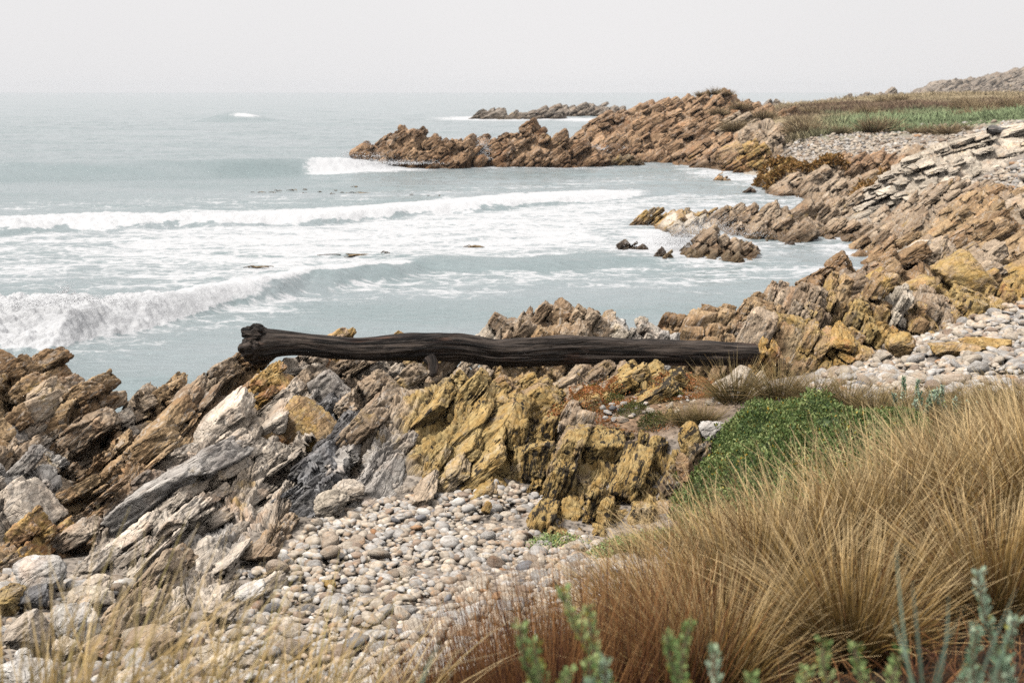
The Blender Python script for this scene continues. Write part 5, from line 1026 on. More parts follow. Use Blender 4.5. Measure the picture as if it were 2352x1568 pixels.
for (k, px, Y, sc, lb) in [
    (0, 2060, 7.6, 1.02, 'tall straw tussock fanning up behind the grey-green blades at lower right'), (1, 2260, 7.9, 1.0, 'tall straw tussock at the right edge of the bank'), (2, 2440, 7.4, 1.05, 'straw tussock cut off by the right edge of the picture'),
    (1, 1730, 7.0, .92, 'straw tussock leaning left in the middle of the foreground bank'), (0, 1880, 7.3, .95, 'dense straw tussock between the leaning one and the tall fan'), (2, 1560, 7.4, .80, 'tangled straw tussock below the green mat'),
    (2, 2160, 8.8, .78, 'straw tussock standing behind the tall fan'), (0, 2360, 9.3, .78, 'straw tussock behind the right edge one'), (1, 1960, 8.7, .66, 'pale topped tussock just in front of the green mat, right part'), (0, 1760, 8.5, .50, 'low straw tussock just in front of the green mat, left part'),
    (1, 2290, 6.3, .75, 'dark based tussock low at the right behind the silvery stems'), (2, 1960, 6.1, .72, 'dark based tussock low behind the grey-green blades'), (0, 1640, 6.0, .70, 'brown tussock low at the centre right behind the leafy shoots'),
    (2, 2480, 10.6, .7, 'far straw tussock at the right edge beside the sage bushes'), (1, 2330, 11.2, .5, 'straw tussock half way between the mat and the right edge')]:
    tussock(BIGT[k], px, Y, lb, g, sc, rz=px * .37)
g = 'tangled tussocks on the left of the bank'
for (k, px, Y, sc, lb) in [(0, 1450, 8.4, .85, 'spreading brown straw tuft beside the near pebbles'), (1, 1420, 7.2, .85, 'tangled brown straw tuft at the bottom centre right'), (0, 1610, 9.6, .70, 'thin straw tuft beneath the left end of the green mat'), (1, 1500, 10.4, .62, 'thin straw tuft growing against the black spotted rocks'), (0, 1700, 10.0, .55, 'small straw tuft at the lower edge of the green mat')]:
    tussock(MIDT[k], px, Y, lb, g, sc, rz=px)
g = 'red-brown rush tufts along the bottom'
ORD = ['first', 'second', 'third', 'fourth', 'fifth', 'sixth', 'seventh', 'eighth', 'ninth', 'tenth']
RK = {p: i for i, p in enumerate(sorted([1020, 1120, 1230, 1330, 1420, 1500, 1180, 930, 1290, 1560]))}
for i, (px, Y, sc) in enumerate([(1020, 6.9, .8), (1120, 6.6, .95), (1230, 6.9, .9), (1330, 6.3, 1.0), (1420, 6.1, .95), (1500, 5.7, .8), (1180, 5.7, .9), (930, 6.6, .75), (1290, 5.4, .8), (1560, 6.6, .75)]):
    tussock(RUSH[i % 2], px, Y, 'red-brown rush tuft, %s from the left in the row along the bottom' % ORD[RK[px]], g, sc, rz=i * 1.7, name='rush_tuft', cat='rush')
g = 'small olive tussocks around the ledge'
for (k, px, Y, sc, lb) in [(0, 1688, 15.0, 1.05, 'olive straw tussock covering the right end of the log'), (1, 1790, 14.8, .95, 'dark olive tussock right of the end of the log'), (2, 1870, 14.6, .85, 'tussock above the top of the green mat, middle'), (0, 1945, 14.4, .85, 'tussock above the top of the green mat, right'),
    (1, 2010, 13.8, .8, 'dark tussock between the green mat and the sage bushes'), (2, 1575, 14.6, .60, 'small tuft among orange succulents, left of two'), (1, 1618, 14.5, .60, 'small tuft among orange succulents, right of two'), (0, 2330, 12.9, 1.15, 'dense olive tussock rising at the right edge before the pebbles'), (2, 2400, 12.2, 1.2, 'olive tussock cut by the right edge')]:
    tussock(SMLT[k], px, Y, lb, g, sc, rz=px * .11)
g = 'golden grass close to the lens'
for i, (px, Y, sc) in enumerate([(30, 3.5, 1.0), (190, 3.7, 1.0), (330, 3.9, .95), (470, 4.2, 1.0), (600, 4.4, .95), (720, 4.8, 1.0), (840, 5.2, .95), (120, 4.6, .85)]):
    tussock(GOLD[i % 2], px, Y, 'golden out-of-focus grass tuft at the bottom, %s of eight from the left' % ORD[sorted([30, 190, 330, 470, 600, 720, 840, 120]).index(px)], g, sc * .92, rz=(i * 1.9) % .8 - .4, name='golden_grass_tuft', cat='grass tuft', z=float(ground([GX(px, Y, 3)], [Y])[0]))
# fine dead litter and short grass that covers the bank: nobody could count it
def scatter_grass(name, label, region, n, L, mat, seed, wid=.004, K=3, per=9, spread=.05, lean=.9, zf=None, bend=.4):
    r = np.random.default_rng(seed); x, y = region(r, n); z = ground(x, y) if zf is None else zf(x, y)
    k = z > -1; x, y, z = x[k], y[k], z[k]; n = len(x)
    V, F, t, rn = blades(per * 40, spread, L, .15, lean, bend, wid, seed, K=K)
    nb = (K + 1) * 2; V = V.reshape(-1, nb, 3); t1 = t.reshape(-1, nb)
    pick = r.integers(0, len(V), (n, per)); a = r.uniform(0, 6.28, n); c, s = np.cos(a)[:, None, None], np.sin(a)[:, None, None]; sc = r.uniform(.6, 1.3, n)[:, None, None]
    W_ = V[pick]; X_ = (W_[..., 0] * c - W_[..., 1] * s) * sc + x[:, None, None]; Y_ = (W_[..., 0] * s + W_[..., 1] * c) * sc + y[:, None, None]; Z_ = W_[..., 2] * sc + z[:, None, None]
    P = np.stack([X_, Y_, Z_], -1).reshape(-1, 3); m = n * per
    i = (np.arange(m)[:, None] * nb + np.arange(K)[None] * 2); F = np.stack([i, i + 1, i + 3, i + 2], -1).reshape(-1, 4)
    o = mesh_np(name, P, F, dict(t=('FLOAT', t1[pick].ravel()), rnd=('FLOAT', np.repeat(r.random(m), nb))), mat=mat)
    tag(o, kind='stuff'); o['label'] = label; return o
bank = reg_px((3.0, 10.8), [(3, 900), (5, 1000), (6.5, 1000), (8, 1350), (9.5, 1540), (10.8, 1640)], [(3, 2600), (10.8, 2650)], 2.6)
scatter_grass('grass', 'dry tangled grass litter covering the bank', bank, 2200, .22, M_RUSH, 31, per=7, spread=.08, lean=1.3)
scatter_grass('grass', 'straw grass between the green mat and the right-hand pebbles', reg_px((10.4, 14.8), [(10.4, 2080), (14.8, 2020)], [(10.4, 2700), (13, 2650), (14.8, 2230)], 2.4), 1600, .30, M_OLIVE, 33, per=9, spread=.08, lean=1.1)
# the meadow beyond the far beach
def meadow_region(r, n):
    Y = 106 + (r.random(n) ** 1.5) * 165; px = r.uniform(1665, 2560, n); x = GX(px, Y, 3.3)
    k = (px > np.interp(Y, [106, 118, 260], [1770, 1700, 1690]) + r.normal(0, 14, n)); return x[k], Y[k]
def far_tufts(name, label, region, n, L, seed, colf, per=12, wid=.045, spread=.35, zf=None):
    r = np.random.default_rng(seed); x, y = region(r, n); z = ground(x, y) if zf is None else zf(x, y)
    nf = fbm(np.stack([x, y, 0 * x], 1) * np.array([.12, .12, 0]), 4, 9); z = z + (nf * np.interp(y, [60, 110, 300], [0, .25, .5]) * (z > 1.5) if zf is None else 0)
    V, F, t, rn = blades(per * 30, spread, L, .1, .8, .3, wid, seed, K=2); nb = 6; V = V.reshape(-1, nb, 3); t1 = t.reshape(-1, nb); n = len(x)
    pick = r.integers(0, len(V), (n, per)); a = r.uniform(0, 6.28, n); c, s = np.cos(a)[:, None, None], np.sin(a)[:, None, None]; sc = (r.uniform(.5, 1.3, n) * np.clip(1 + 1.3 * fbm(np.stack([x, y, 0 * x], 1) * np.array([.22, .3, 0]), 3, seed), .3, 2.2))[:, None, None]
    W_ = V[pick]; P = np.stack([(W_[..., 0] * c - W_[..., 1] * s) * sc + x[:, None, None], (W_[..., 0] * s + W_[..., 1] * c) * sc + y[:, None, None], W_[..., 2] * sc + z[:, None, None]], -1).reshape(-1, 3)
    m = n * per; i = (np.arange(m)[:, None] * nb + np.arange(2)[None] * 2); F = np.stack([i, i + 1, i + 3, i + 2], -1).reshape(-1, 4)
    col = colf(x, y, r); col = np.repeat(col, per * nb, 0) * np.repeat(r.uniform(.7, 1.3, m), nb)[:, None] * (.75 + .5 * t1[pick].ravel())[:, None]
    o = mesh_np(name, P, F, dict(col=('FLOAT_COLOR', np.clip(col, .01, .9))), mat=M_FARC); tag(o, kind='stuff'); o['label'] = label; return o
N = NB('far_meadow_blades'); M_FARC = N.fin(N.attr('col'), .85, None, .2)
def mcol(x, y, r):
    P = np.stack([x, y, 3.3 + 0 * x], 1); px, _ = to_px(x, y, 3.3 + 0 * x); return meadow_color(P, px) * 1.15
far_tufts('meadow_grass', 'straw, brown and green grass of the far meadow', meadow_region, 17000, .50, 41, mcol)
FART = [tuft_mesh('grass_tussock', M_FARG, 420, .5, 1.25, .1, 1.15, .35, .035, 250 + k, K=3) for k in range(2)]
g = 'round tussocks along the front of the far meadow'
for i, (px, py, Y, sc, lb) in enumerate([(1845, 305, 98, 1.05, 'big round straw tussock at the left front of the far meadow'), (1800, 300, 100, .6, 'small tussock left of the big round one in the far meadow'), (1907, 308, 97, .55, 'low tussock just right of the big round one in the far meadow'), (1932, 312, 96, .62, 'dark small tussock at the edge of the far pebbles'),
    (2002, 308, 96, 1.0, 'wide brown tussock in the middle front of the far meadow'), (2034, 307, 97, .95, 'paler tussock joined to the wide brown one'), (2108, 306, 94, .6, 'reddish tussock right of the green gap in the far meadow'), (2142, 307, 93, .7, 'straw tussock in the right-hand clump of the far meadow, left'), (2178, 309, 91, .75, 'straw tussock in the right-hand clump of the far meadow, right'), (2210, 303, 92, .6, 'small straw tussock ending the right-hand clump of the far meadow'),
    (2276, 288, 78, .55, 'lone round golden tussock on the green above the far driftwood'), (2068, 240, 190, 1.1, 'lone dark round tussock on the skyline of the far meadow'), (2313, 258, 130, 1.1, 'straw tussock behind the green strip near the right edge'), (1990, 262, 125, 1.0, 'dark brown tussock at the top of the green strip'), (2245, 262, 125, 1.0, 'low brown tussock right of centre above the green strip')]):
    Y = Y + (10 if Y < 105 and i != 10 else 4); X_, _, Z_ = PX(px, py, Y); gz = float(ground([float(X_)], [Y])[0]); tussock(FART[i % 2], px, Y, lb, g, sc * 1.25, rz=i, x=float(X_), z=gz)
r_ = np.random.default_rng(77)
for i in range(26):
    px, Y = r_.uniform(1790, 2340), r_.uniform(112, 185); x = GX(px, Y, 3.4)
    tussock(FART[i % 2], px, Y, 'straw tussock standing in the far meadow behind its front row', 'straw tussocks across the far meadow', r_.uniform(.6, 1.15), rz=i, x=x, z=float(ground([x], [Y])[0]))
g = 'tussocks on the headland'
for i, (px, Y, sc, lb) in enumerate([(1640, 136, .75, 'topmost grass tussock on the crown of the headland'), (1668, 134, .7, 'grass tussock right of the crown of the headland'), (1610, 137, .6, 'small grass tussock left of the crown of the headland'), (1690, 113, 1.2, 'large straw tussock on the landward shoulder of the headland'), (1722, 122, 1.0, 'straw tussock on the upper landward slope of the headland'), (1650, 120, .8, 'olive tussock in a cleft on the face of the headland'),
    (1755, 116, 1.0, 'straw tussock where the headland meets the meadow'), (1620, 128, .7, 'small olive tussock on the upper face of the headland'), (1700, 129, .9, 'straw tussock near the top of the landward slope')]):
    x = GX(px, Y, 4.0); z = max(float(rock_z([x], [Y])[0]), float(ground([x], [Y])[0])); tussock(FART[i % 2], px, Y, lb, g, sc, rz=i, x=x, z=z - .1)

# ------------------------------------------------------------------ leafy plants
def leaf_cloud(P, D, size, seed, fold=.35, asp=.55):
    """one small folded leaf at every point P pointing along D"""
    r = np.random.default_rng(seed); n = len(P); D = D / np.linalg.norm(D, axis=1, keepdims=True)
    S_ = np.cross(D, r.normal(size=(n, 3))); S_ /= np.linalg.norm(S_, axis=1, keepdims=True); U = np.cross(S_, D)
    L = size * r.uniform(.6, 1.35, n); w = L * asp * .5
    m = lambda a, b, c: P + D * (L * a)[:, None] + S_ * (w * b)[:, None] + U * (L * c)[:, None]
    V = np.stack([m(0, 0, 0), m(.4, -1, fold * .5), m(.5, 0, 0), m(.4, 1, fold * .5), m(.85, -.6, fold * .35), m(1, 0, .05), m(.85, .6, fold * .35)], 1).reshape(-1, 3)
    i = np.arange(n)[:, None] * 7; F = np.concatenate([i + np.array([[0, 2, 1, 1]]), i + np.array([[0, 3, 2, 2]]), i + np.array([[1, 2, 5, 4]]), i + np.array([[2, 3, 6, 5]])], 0)
    tri = np.concatenate([i + np.array([[0, 2, 1]]), i + np.array([[0, 3, 2]]), i + np.array([[1, 2, 5]]), i + np.array([[1, 5, 4]]), i + np.array([[2, 3, 6]]), i + np.array([[2, 6, 5]])], 0)
    return V, tri, np.repeat(r.random(n), 7), np.tile([0, .5, .5, .5, .85, 1, .85], n)
def green_material(name, a, b, c, yel=(.30, .27, .05)):
    N = NB(name); r, t = N.attr('rnd', 'Fac'), N.attr('t', 'Fac')
    col = N.mix(N.ramp(r, .0, .5, 0, 1, False), a, b); col = N.mix(N.ramp(r, .5, .95, 0, 1, False), col, c); col = N.mix(N.ramp(r, .955, .965), col, yel)
    col = N.mix(1, col, N.mix(t, (.85, .85, .85), (1.15, 1.15, 1.15)), 'MULTIPLY')
    nn_ = N.noise(N.n('ShaderNodeTexCoord').outputs['Object'], 5, 3, .6); col = N.mix(1, col, N.mix(N.ramp(nn_, .35, .65), (.62, .70, .60), (1.35, 1.25, 1.30)), 'MULTIPLY')
    N.put(N.b.inputs['Base Color'], col); N.b.inputs['Roughness'].default_value = .5; N.b.inputs['Specular IOR Level'].default_value = .35
    tr = N.n('ShaderNodeBsdfTranslucent'); N.put(tr.inputs['Color'], col); m = N.n('ShaderNodeMixShader'); m.inputs[0].default_value = .2
    N.t.links.new(N.b.outputs[0], m.inputs[1]); N.t.links.new(tr.outputs[0], m.inputs[2]); N.t.links.new(m.outputs[0], N.out.inputs['Surface']); return N.m
M_MAT = green_material('mat_leaves', (.075, .125, .035), (.18, .25, .075), (.38, .44, .17), (.42, .30, .04))
M_SAGE = green_material('sage_leaves', (.32, .47, .31), (.50, .66, .48), (.70, .80, .58), (.55, .55, .16))
M_LIME = green_material('bright_leaves', (.20, .34, .11), (.42, .55, .22), (.66, .72, .32), (.60, .52, .10))
M_SUCC = green_material('orange_succulent', (.28, .09, .025), (.42, .16, .05), (.50, .27, .09), (.14, .18, .05))
M_MOSS = green_material('olive_cushion', (.06, .08, .02), (.12, .13, .035), (.20, .20, .06), (.30, .12, .04))
N = NB('stem'); M_STEM = N.fin((.16, .12, .07), .8)
def mound(name, label, cat, cen, rad, h, n, size, mat, seed, zf=None, grp=None, lump=.35, skirt=True):
    """a low leafy mound on the ground: woody underlayer plus leaves through the upper shell"""
    r = np.random.default_rng(seed); (px, Y), (rx, ry) = cen, rad; cx = GX(px, Y, 2.3)
    def hz(x, y):
        u, v = (x - cx) / rx, (y - Y) / ry; e = fbm(np.stack([x, y, 0 * x + seed], 1) * 1.7 / max(rx, .4) ** .5, 3, seed)
        t = np.sqrt(u * u + v * v) * (1 + .42 * e); lum = fbm(np.stack([x, y, 0 * x], 1) * 3.4, 3, seed + 1)
        return ground(x, y) + h * (1 - t ** 2.6) * (1 + lump * lum) - .01, t
    k = 90; a, b = np.meshgrid(np.linspace(-1.35, 1.35, k), np.linspace(-1.35, 1.35, k)); x, y = (cx + a * rx).ravel(), (Y + b * ry).ravel(); z, t = hz(x, y)
    V, F, _ = cull(np.stack([x, y, z - .035], 1), grid_faces(k, k), t < 1.06, {})
    x, y = cx + r.uniform(-1.3, 1.3, n) * rx, Y + r.uniform(-1.3, 1.3, n) * ry; z, t = hz(x, y); kk = t < 1.03; x, y, z = x[kk], y[kk], z[kk]; n = len(x)
    P = np.stack([x, y, z - .05 + r.random(n) ** .5 * .07 + .02 * np.abs(r.normal(size=n))], 1); D = r.normal(0, .75, (n, 3)) + np.array([0, -.25, .9])
    LV, LF, rn, tt = leaf_cloud(P, D, size, seed)
    rt = empty(name, (cx, Y, float(ground([cx], [Y])[0])), 0); tag(rt, label, cat, grp); off = np.array(rt.location)
    mesh_np('undergrowth', V - off, F, dict(t=('FLOAT', np.zeros(len(V))), rnd=('FLOAT', np.zeros(len(V)))), mat=M_MAT if mat in (M_MAT, M_LIME) else M_STEM, parent=rt)
    mesh_np('foliage', LV - off, LF, dict(t=('FLOAT', tt), rnd=('FLOAT', rn)), mat=mat, parent=rt); return rt
mound('creeping_shrub', 'bright green leafy mat shrub spreading below the right end of the log', 'shrub', (1800, 12.7), (.95, 1.55), .40, 56000, .030, M_MAT, 61, lump=.75)
mound('creeping_shrub', 'darker green lobe of creeping shrub running right towards the sage bushes', 'shrub', (2010, 12.9), (.55, .9), .22, 17000, .026, M_MAT, 62)
mound('creeping_shrub', 'small bright green creeper on the pebbles at the foot of the spotted rocks', 'shrub', (1275, 12.55), (.34, .30), .07, 3600, .022, M_LIME, 63)
mound('creeping_shrub', 'thin green creeper half hidden by straw grass under the spotted rocks', 'shrub', (1470, 11.9), (.5, .5), .14, 7000, .022, M_LIME, 64)
g = 'olive moss cushions on the ledge'
for i, (px, Y, rx, lb) in enumerate([(1390, 15.65, .20, 'olive moss cushion in the hollow below the rock ledge, centre'), (1450, 15.1, .17, 'olive-orange moss cushion right of the centre one on the ledge'), (1280, 15.1, .17, 'olive moss cushion on the left part of the ledge'), (1500, 14.75, .14, 'moss cushion among the small white pebbles'), (1265, 16.0, .16, 'dark moss cushion high on the yellow rocks under the log'), (1535, 15.5, .16, 'moss cushion on the right part of the ledge near the small tufts')]):
    mound('moss_cushion', lb, 'moss cushion', (px, Y), (rx, rx * .9), .07, 2200, .018, M_MOSS, 70 + i, grp=g)
# succulents
def succ():
    r = np.random.default_rng(9); n = 26000; Y = r.uniform(14.5, 16.6, n); px = r.uniform(1230, 1640, n); x = GX(px, Y, 2.1); z = ground(x, Y); rz = rock_z(x, Y)
    d = fbm(np.stack([x, Y, 0 * x], 1) * 2.2, 3, 5); k = (d > -.08 + .3 * r.random(n)) & (rz < z + .16); x, Y, z = x[k], Y[k], np.maximum(z, rz)[k]; n = len(x)
    V, F, rn, t = leaf_cloud(np.stack([x, Y, z + .012 + .02 * r.random(n)], 1), r.normal(0, .6, (n, 3)) + np.array([0, 0, .8]), .017, 6, asp=.8)
    o = mesh_np('succulent_ground_cover', V, F, dict(t=('FLOAT', t), rnd=('FLOAT', rn)), mat=M_SUCC); tag(o, kind='stuff'); o['label'] = 'orange and red succulent ground cover on the rock ledge'
succ()
def leafy_stems(name, label, px, py, Y, ns, hgt, seed, mat, size=.016, grp=None, spread=.04, lean=.12, dens=1.0, cat='leafy plant', base_z=None):
    """upright stems packed with small leaves; (px, py) is the top of the plant"""
    r = np.random.default_rng(seed); X_, _, Z_ = PX(px, py, Y); top = np.array([float(X_), Y, float(Z_)]); gz = top[2] - hgt
    rt = empty(name, (top[0], Y, gz)); tag(rt, label, cat, grp)
    PP, DD, SV, SF, off = [], [], [], [], 0
    for k in range(ns):
        b = np.array([r.normal(0, spread), r.normal(0, spread), 0]); tp = np.array([r.normal(0, lean * hgt), r.normal(0, lean * hgt * .6), hgt * (1 if k == 0 else r.uniform(.65, .98))])
        s = np.linspace(0, 1, 14)[:, None]; line = b * (1 - s) + (b + tp) * s; line[:, 0] += .02 * np.sin(s[:, 0] * 5 + k)
        m = int(150 * dens * hgt / .3); u = r.uniform(.15, 1, m) ** .75; c = np.stack([np.interp(u, s[:, 0], line[:, j]) for j in range(3)], 1)
        a = r.uniform(0, 6.28, m); rad = .004; dr = np.stack([np.cos(a), np.sin(a), .75 + .5 * u + r.normal(0, .2, m)], 1); PP.append(c + dr * r.uniform(.002, .010, (m, 1))); DD.append(dr)
        rr = .0035; ang = np.linspace(0, 2 * math.pi, 5, endpoint=False); ring = np.stack([np.cos(ang), np.sin(ang), 0 * ang], 1) * rr
        V = (line[:, None] + ring[None]).reshape(-1, 3); i = np.arange(14 * 5).reshape(14, 5); j = np.roll(i, -1, 1); SV.append(V); SF.append(np.stack([i[:-1], j[:-1], j[1:], i[1:]], -1).reshape(-1, 4) + off); off += len(V)
    V, F, rn, t = leaf_cloud(np.concatenate(PP), np.concatenate(DD), size, seed + 1, asp=.55)
    mesh_np('stem', np.concatenate(SV), np.concatenate(SF), mat=M_STEM, parent=rt)
    mesh_np('foliage', V, F, dict(t=('FLOAT', t), rnd=('FLOAT', rn)), mat=mat, parent=rt); return rt
g = 'out-of-focus leafy shoots along the bottom'
for i, (px, py, Y, ns, h, mt, lb) in enumerate([
    (1215, 1424, 2.9, 2, .34, 1, 'pale green leafy shoot at the bottom centre with two heads'), (1265, 1500, 2.8, 2, .30, 1, 'leafy shoot close right of the two headed one at the bottom'), (1325, 1520, 2.9, 2, .28, 0, 'low blue-green shoot at the bottom right of centre'), (1418, 1515, 2.9, 1, .28, 1, 'short bright leafy shoot just before the tallest one'),
    (1490, 1368, 3.0, 2, .42, 1, 'tallest bright green leafy shoot at the bottom with leaning top'), (1555, 1440, 2.9, 2, .34, 1, 'yellow-green leafy shoot right of the tallest one'), (1688, 1500, 2.8, 1, .26, 0, 'single small sage-green shoot at the bottom'), (1888, 1490, 2.8, 2, .26, 1, 'bright rosette shoot at the bottom right of the single sage one'),
    (2045, 1488, 2.9, 2, .28, 1, 'bright leafy shoot left of the grey-green blades'), (2228, 1448, 2.8, 2, .34, 0, 'blue-green leafy spike right of the grey-green blades'), (2270, 1510, 2.7, 2, .28, 0, 'low blue-green leafy spike in the lower right corner'), (2338, 1318, 3.2, 2, .46, 0, 'tall blue-green leafy spike at the lower right edge'), (1850, 1540, 2.7, 1, .2, 1, 'tiny leafy shoot at the very bottom between the rosette and sage shoots')]):
    leafy_stems('leafy_shoot', lb, px, py, Y, ns, h, 80 + i, [M_SAGE, M_LIME][mt], .0135, grp=g, spread=.026, lean=.13, dens=1.0)
g = 'sage bushes beside the green mat'
for i, (px, py, Y, ns, h, lb) in enumerate([(2135, 880, 13.6, 9, .42, 'tallest grey-green sage bush beside the green mat'), (2195, 905, 13.5, 7, .36, 'grey-green sage bush right of the tallest one'), (2085, 935, 13.3, 7, .34, 'grey-green sage bush left of the tallest one')]):
    leafy_stems('sage_bush', lb, px, py, Y, ns, h, 100 + i, M_SAGE, .024, grp=g, spread=.13, lean=.25, dens=.9, cat='sage bush')
# broad grey-green blades
def blade_tuft(label, tops, Y, base, seed):
    bx, _, bz = PX(base[0], base[1], Y); rt = empty('broad_grass_tuft', (float(bx), Y, float(bz))); tag(rt, label, 'grass tuft', 'broad grey-green grass at the bottom')
    for k, (tpx, tpy, bpx, bend) in enumerate(tops):
        X0, _, Z0 = PX(bpx, base[1], Y); X1, _, Z1 = PX(tpx, tpy, Y + .05); s = np.linspace(0, 1, 16)[:, None]
        a = np.array([float(X0), Y, float(Z0)]); b = np.array([float(X1), Y + .05, float(Z1)]); m = (a + b) / 2 + np.array([bend, 0, 0])
        P = a * (1 - s) ** 2 + 2 * m * s * (1 - s) + b * s ** 2 - np.array([float(bx), Y, float(bz)])
        w = .0075 * (1 - s ** 2.2 * .93) * .5; sd_ = np.array([.93, .35, 0]); fold = np.array([0, .35, 0])
        V = np.stack([P - sd_ * w, P + fold * w, P + sd_ * w], 1).reshape(-1, 3); i = np.arange(16).reshape(-1, 1) * 3
        F = np.concatenate([np.concatenate([i[:-1], i[:-1] + 1, i[:-1] + 4, i[:-1] + 3], 1), np.concatenate([i[:-1] + 1, i[:-1] + 2, i[:-1] + 5, i[:-1] + 4], 1)])
        mesh_np('blade', V, F, dict(t=('FLOAT', np.repeat(s[:, 0], 3)), rnd=('FLOAT', np.full(48, .1 + .11 * k))), mat=M_FLAX, parent=rt)
blade_tuft('broad grey-green grass blades curving up at the lower right before the dark tussocks', [(2058, 1245, 2105, -.012), (2178, 1365, 2135, .02), (2215, 1400, 2140, -.035), (2095, 1330, 2125, .0), (2050, 1415, 2120, .0)], 2.6, (2120, 1640), 1)
blade_tuft('broad pale blades leaning right in the lower right corner', [(2335, 1350, 2225, -.01), (2342, 1400, 2270, -.02)], 2.5, (2250, 1640), 2)
blade_tuft('single blurred grey-green blade at the bottom, left of centre', [(1012, 1468, 945, -.01)], 2.3, (945, 1640), 3)

# ------------------------------------------------------------------ kelp, seaweed, spray
N = NB('kelp'); _o = N.n('ShaderNodeTexCoord').outputs['Object']
M_KELP = N.fin(N.mix(N.ramp(N.noise(_o, 5, 4), .4, .6), (.09, .055, .02), (.24, .15, .05)), .35, N.bump(N.noise(_o, 14, 3), .03), .5)
def kelp(label, px, py, w, seed, nf=7, grp='floating kelp', hgt=.10):
    Y = 5.5 / math.tan(PITCH + math.atan((py - 784) / FPX)); cx = GX(px, Y, 0); W_ = w / FPX * Y
    r = np.random.default_rng(seed); Vs, Fs, off = [], [], 0
    z0 = float(np.asarray(sea_height(np.array([cx]), np.array([Y]))[0])[0])
    for k in range(nf):
        L = W_ * r.uniform(.35, .8); a = r.normal(0, .5) + (0 if r.random() < .5 else math.pi); s = np.linspace(0, 1, 12)[:, None]
        c = np.array([r.uniform(-.3, .3) * W_, r.uniform(-.15, .15) * W_, 0]); P = c + np.array([math.cos(a), math.sin(a) * .6, 0]) * L * s + np.array([0, 1, 0]) * .1 * L * np.sin(s * 5 + k) + np.array([0, 0, 1]) * (hgt * .45 * np.sin(s * 3.1) * r.uniform(.3, 1.2) + .015)
        w_ = np.maximum(.15 * (1 - s) ** .5, .02) * min(1, W_ / 1.2); sd_ = np.array([-math.sin(a), math.cos(a) * .6, r.uniform(.0, .35)])
        th = np.array([0, 0, .012]); ring = [P - sd_ * w_, P + th, P + sd_ * w_, P - th]
        V = np.stack(ring, 1).reshape(-1, 3); i = np.arange(48).reshape(12, 4) + off; j = np.roll(i, -1, 1); Vs.append(V); Fs.append(np.stack([i[:-1], j[:-1], j[1:], i[1:]], -1).reshape(-1, 4)); off += 48
    o = mesh_np('kelp', np.concatenate(Vs), np.concatenate(Fs), mat=M_KELP); o.location = (cx, Y, z0); tag(o, label, 'kelp', grp)
kelp('brown kelp clump floating in the foam above the middle of the log', 1080, 567, 40, 1, 9, hgt=.16)
kelp('single curved kelp blade floating left of the kelp clump', 893, 586, 26, 2, 4, hgt=.16)
kelp('yellow-brown kelp strip floating above the left end of the log', 582, 614, 46, 3, 7, hgt=.08)
kelp('faint kelp strand just under the surface left of the curved blade', 800, 588, 70, 4, 5, hgt=.02)
rr_ = np.random.default_rng(3)
for i, (px, py, w) in enumerate([(592, 441, 26), (640, 438, 14), (672, 438, 22), (700, 436, 14), (735, 440, 12), (770, 437, 10), (815, 431, 24), (818, 444, 34), (792, 443, 12), (945, 452, 7), (985, 453, 6), (1010, 452, 5), (760, 447, 10), (700, 444, 9), (625, 441, 10)]):
    kelp('small dark fragment in the drifting line of kelp beyond the second row of breakers', px, py, w, 20 + i, 4, 'line of drifting kelp fragments', .12)
def weed(label, blocks, seed, n):
    """wrack draped over the tidal rocks"""
    r = np.random.default_rng(seed); x0, _, _ = PX(blocks[0], 400, blocks[2]); x1, _, _ = PX(blocks[1], 400, blocks[3])
    x, y = r.uniform(x0, x1, n), r.uniform(blocks[2], blocks[3], n); z = np.maximum(rock_z(x, y), ground(x, y)); k = (z > .0) & (fbm(np.stack([x, y, 0 * x], 1) * .8, 3, seed) > .0); x, y, z = x[k], y[k], z[k]
    V, F, rn, t = leaf_cloud(np.stack([x, y, z + r.uniform(.05, .35, len(x))], 1), r.normal(0, .8, (len(x), 3)), .28, seed, asp=.35)
    o = mesh_np('seaweed', V, F, dict(t=('FLOAT', t), rnd=('FLOAT', rn)), mat=M_WRACK); tag(o, kind='stuff'); o['label'] = label
M_WRACK = green_material('orange_wrack', (.15, .075, .02), (.30, .16, .045), (.42, .25, .08), (.10, .06, .03))
weed('orange-brown seaweed draped over the tidal rocks of the shelf', (1760, 1880, 80, 88), 5, 9000)
weed('dark brown seaweed along the back of the tidal rocks', (1980, 2150, 70, 76), 6, 5000)
N = NB('spray_drop'); M_SPRAY = N.fin((.92, .93, .94), .5, None, .3)
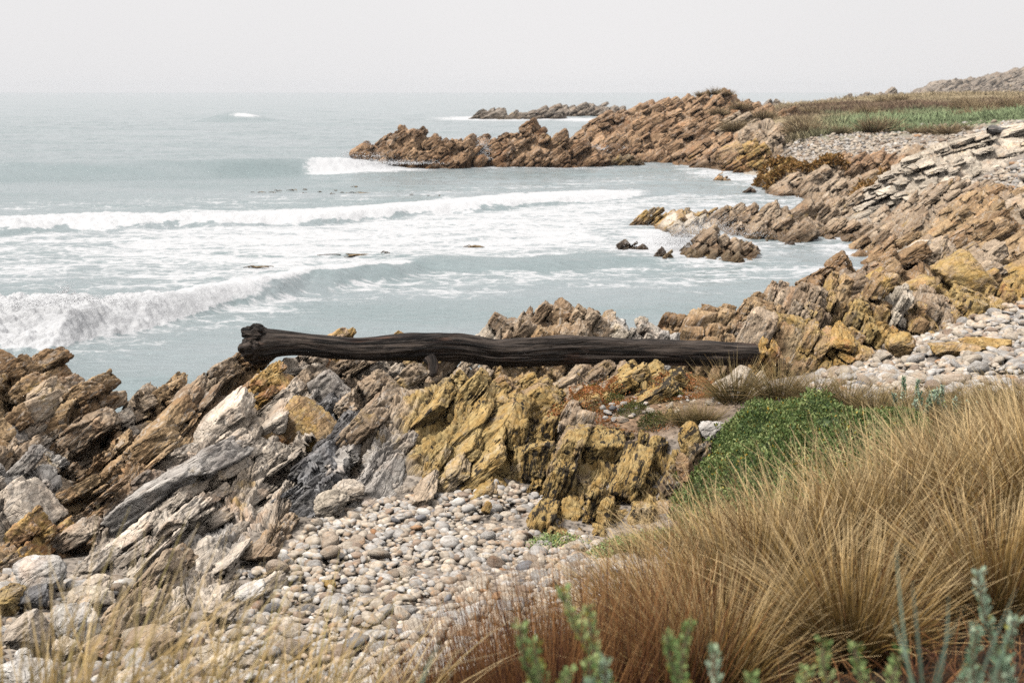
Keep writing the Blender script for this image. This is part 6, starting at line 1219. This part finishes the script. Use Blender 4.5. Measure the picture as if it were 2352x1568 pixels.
def spray(label, pts, seed):
    r = np.random.default_rng(seed); V0, F0 = ICO[1]; P, S_ = [], []
    for (px, py, Y, n, w, h, sz) in pts:
        X_, _, Z_ = PX(px, py, Y); u = np.abs(r.normal(0, .45, n)); P.append(np.stack([float(X_) + r.normal(0, w, n) * (1 + .4 * u), Y + r.normal(0, w * .8, n), float(Z_) + h * u ** 1.5 * 1.3], 1)); S_.append(sz * r.uniform(.35, 1.2, n) * (1.15 - np.minimum(u, 1) * .75))
    P, S_ = np.concatenate(P), np.concatenate(S_); m = len(V0)
    o = mesh_np('sea_spray', (V0[None] * S_[:, None, None] + P[:, None]).reshape(-1, 3), (F0[None] + (np.arange(len(P)) * m)[:, None, None]).reshape(-1, 3), mat=M_SPRAY); tag(o, kind='stuff'); o['label'] = label
spray('white spray thrown up behind the domed islet', [(1590, 552, 50.5, 4200, .6, .8, .012), (1565, 562, 50, 3000, .7, .4, .012), (1630, 530, 51, 1800, .5, .8, .010), (1700, 540, 50.5, 500, .5, .4, .010)], 1)
spray('white spray along the crest of the nearest breaker', [(px, np.interp(px, [0, 180, 300, 480, 700, 1000], [702, 684, 690, 676, 655, 634]) + 5, float(np.interp(GX(px, 34, .7), W1[:, 0], W1[:, 1])) + 1.3, 200 if px < 420 else 70, .35, .22 if px < 420 else .08, .012) for px in range(0, 1000, 26)] + [(152, 672, 33.8, 220, .10, .40, .013)], 2)
spray('white surf and spray at the left tip of the headland', [(850, 358, 107.5, 2200, .9, .6, .026), (800, 368, 106.5, 1500, 1.6, .35, .026), (900, 375, 104.5, 1500, 1.6, .3, .026), (1107, 350, 108, 1500, .22, 1.0, .03), (1108, 368, 106.8, 1200, .22, .6, .03), (1400, 342, 121, 1500, 1.2, .4, .03), (850, 345, 108.3, 500, .25, .7, .026)], 3)

# ------------------------------------------------------------------ haze
def build_haze():
    x0, x1, y0, y1, z0, z1 = -2600, 2600, -60, 5200, -4.5, 36.
    V = np.array([(x, y, z) for x in (x0, x1) for y in (y0, y1) for z in (z0, z1)])
    F = np.array([(0, 1, 3, 2), (4, 6, 7, 5), (0, 4, 5, 1), (2, 3, 7, 6), (0, 2, 6, 4), (1, 5, 7, 3)])
    m = bpy.data.materials.new('haze'); m.use_nodes = True; t = m.node_tree; t.nodes.clear(); o = t.nodes.new('ShaderNodeOutputMaterial'); v = t.nodes.new('ShaderNodeVolumePrincipled')
    v.inputs['Color'].default_value = (.84, .84, .865, 1); v.inputs['Density'].default_value = .00010; v.inputs['Anisotropy'].default_value = .2
    t.links.new(v.outputs[0], o.inputs['Volume'])
    ob = mesh_np('haze', V, F, smooth=False, mat=m); tag(ob, kind='stuff')
build_haze()
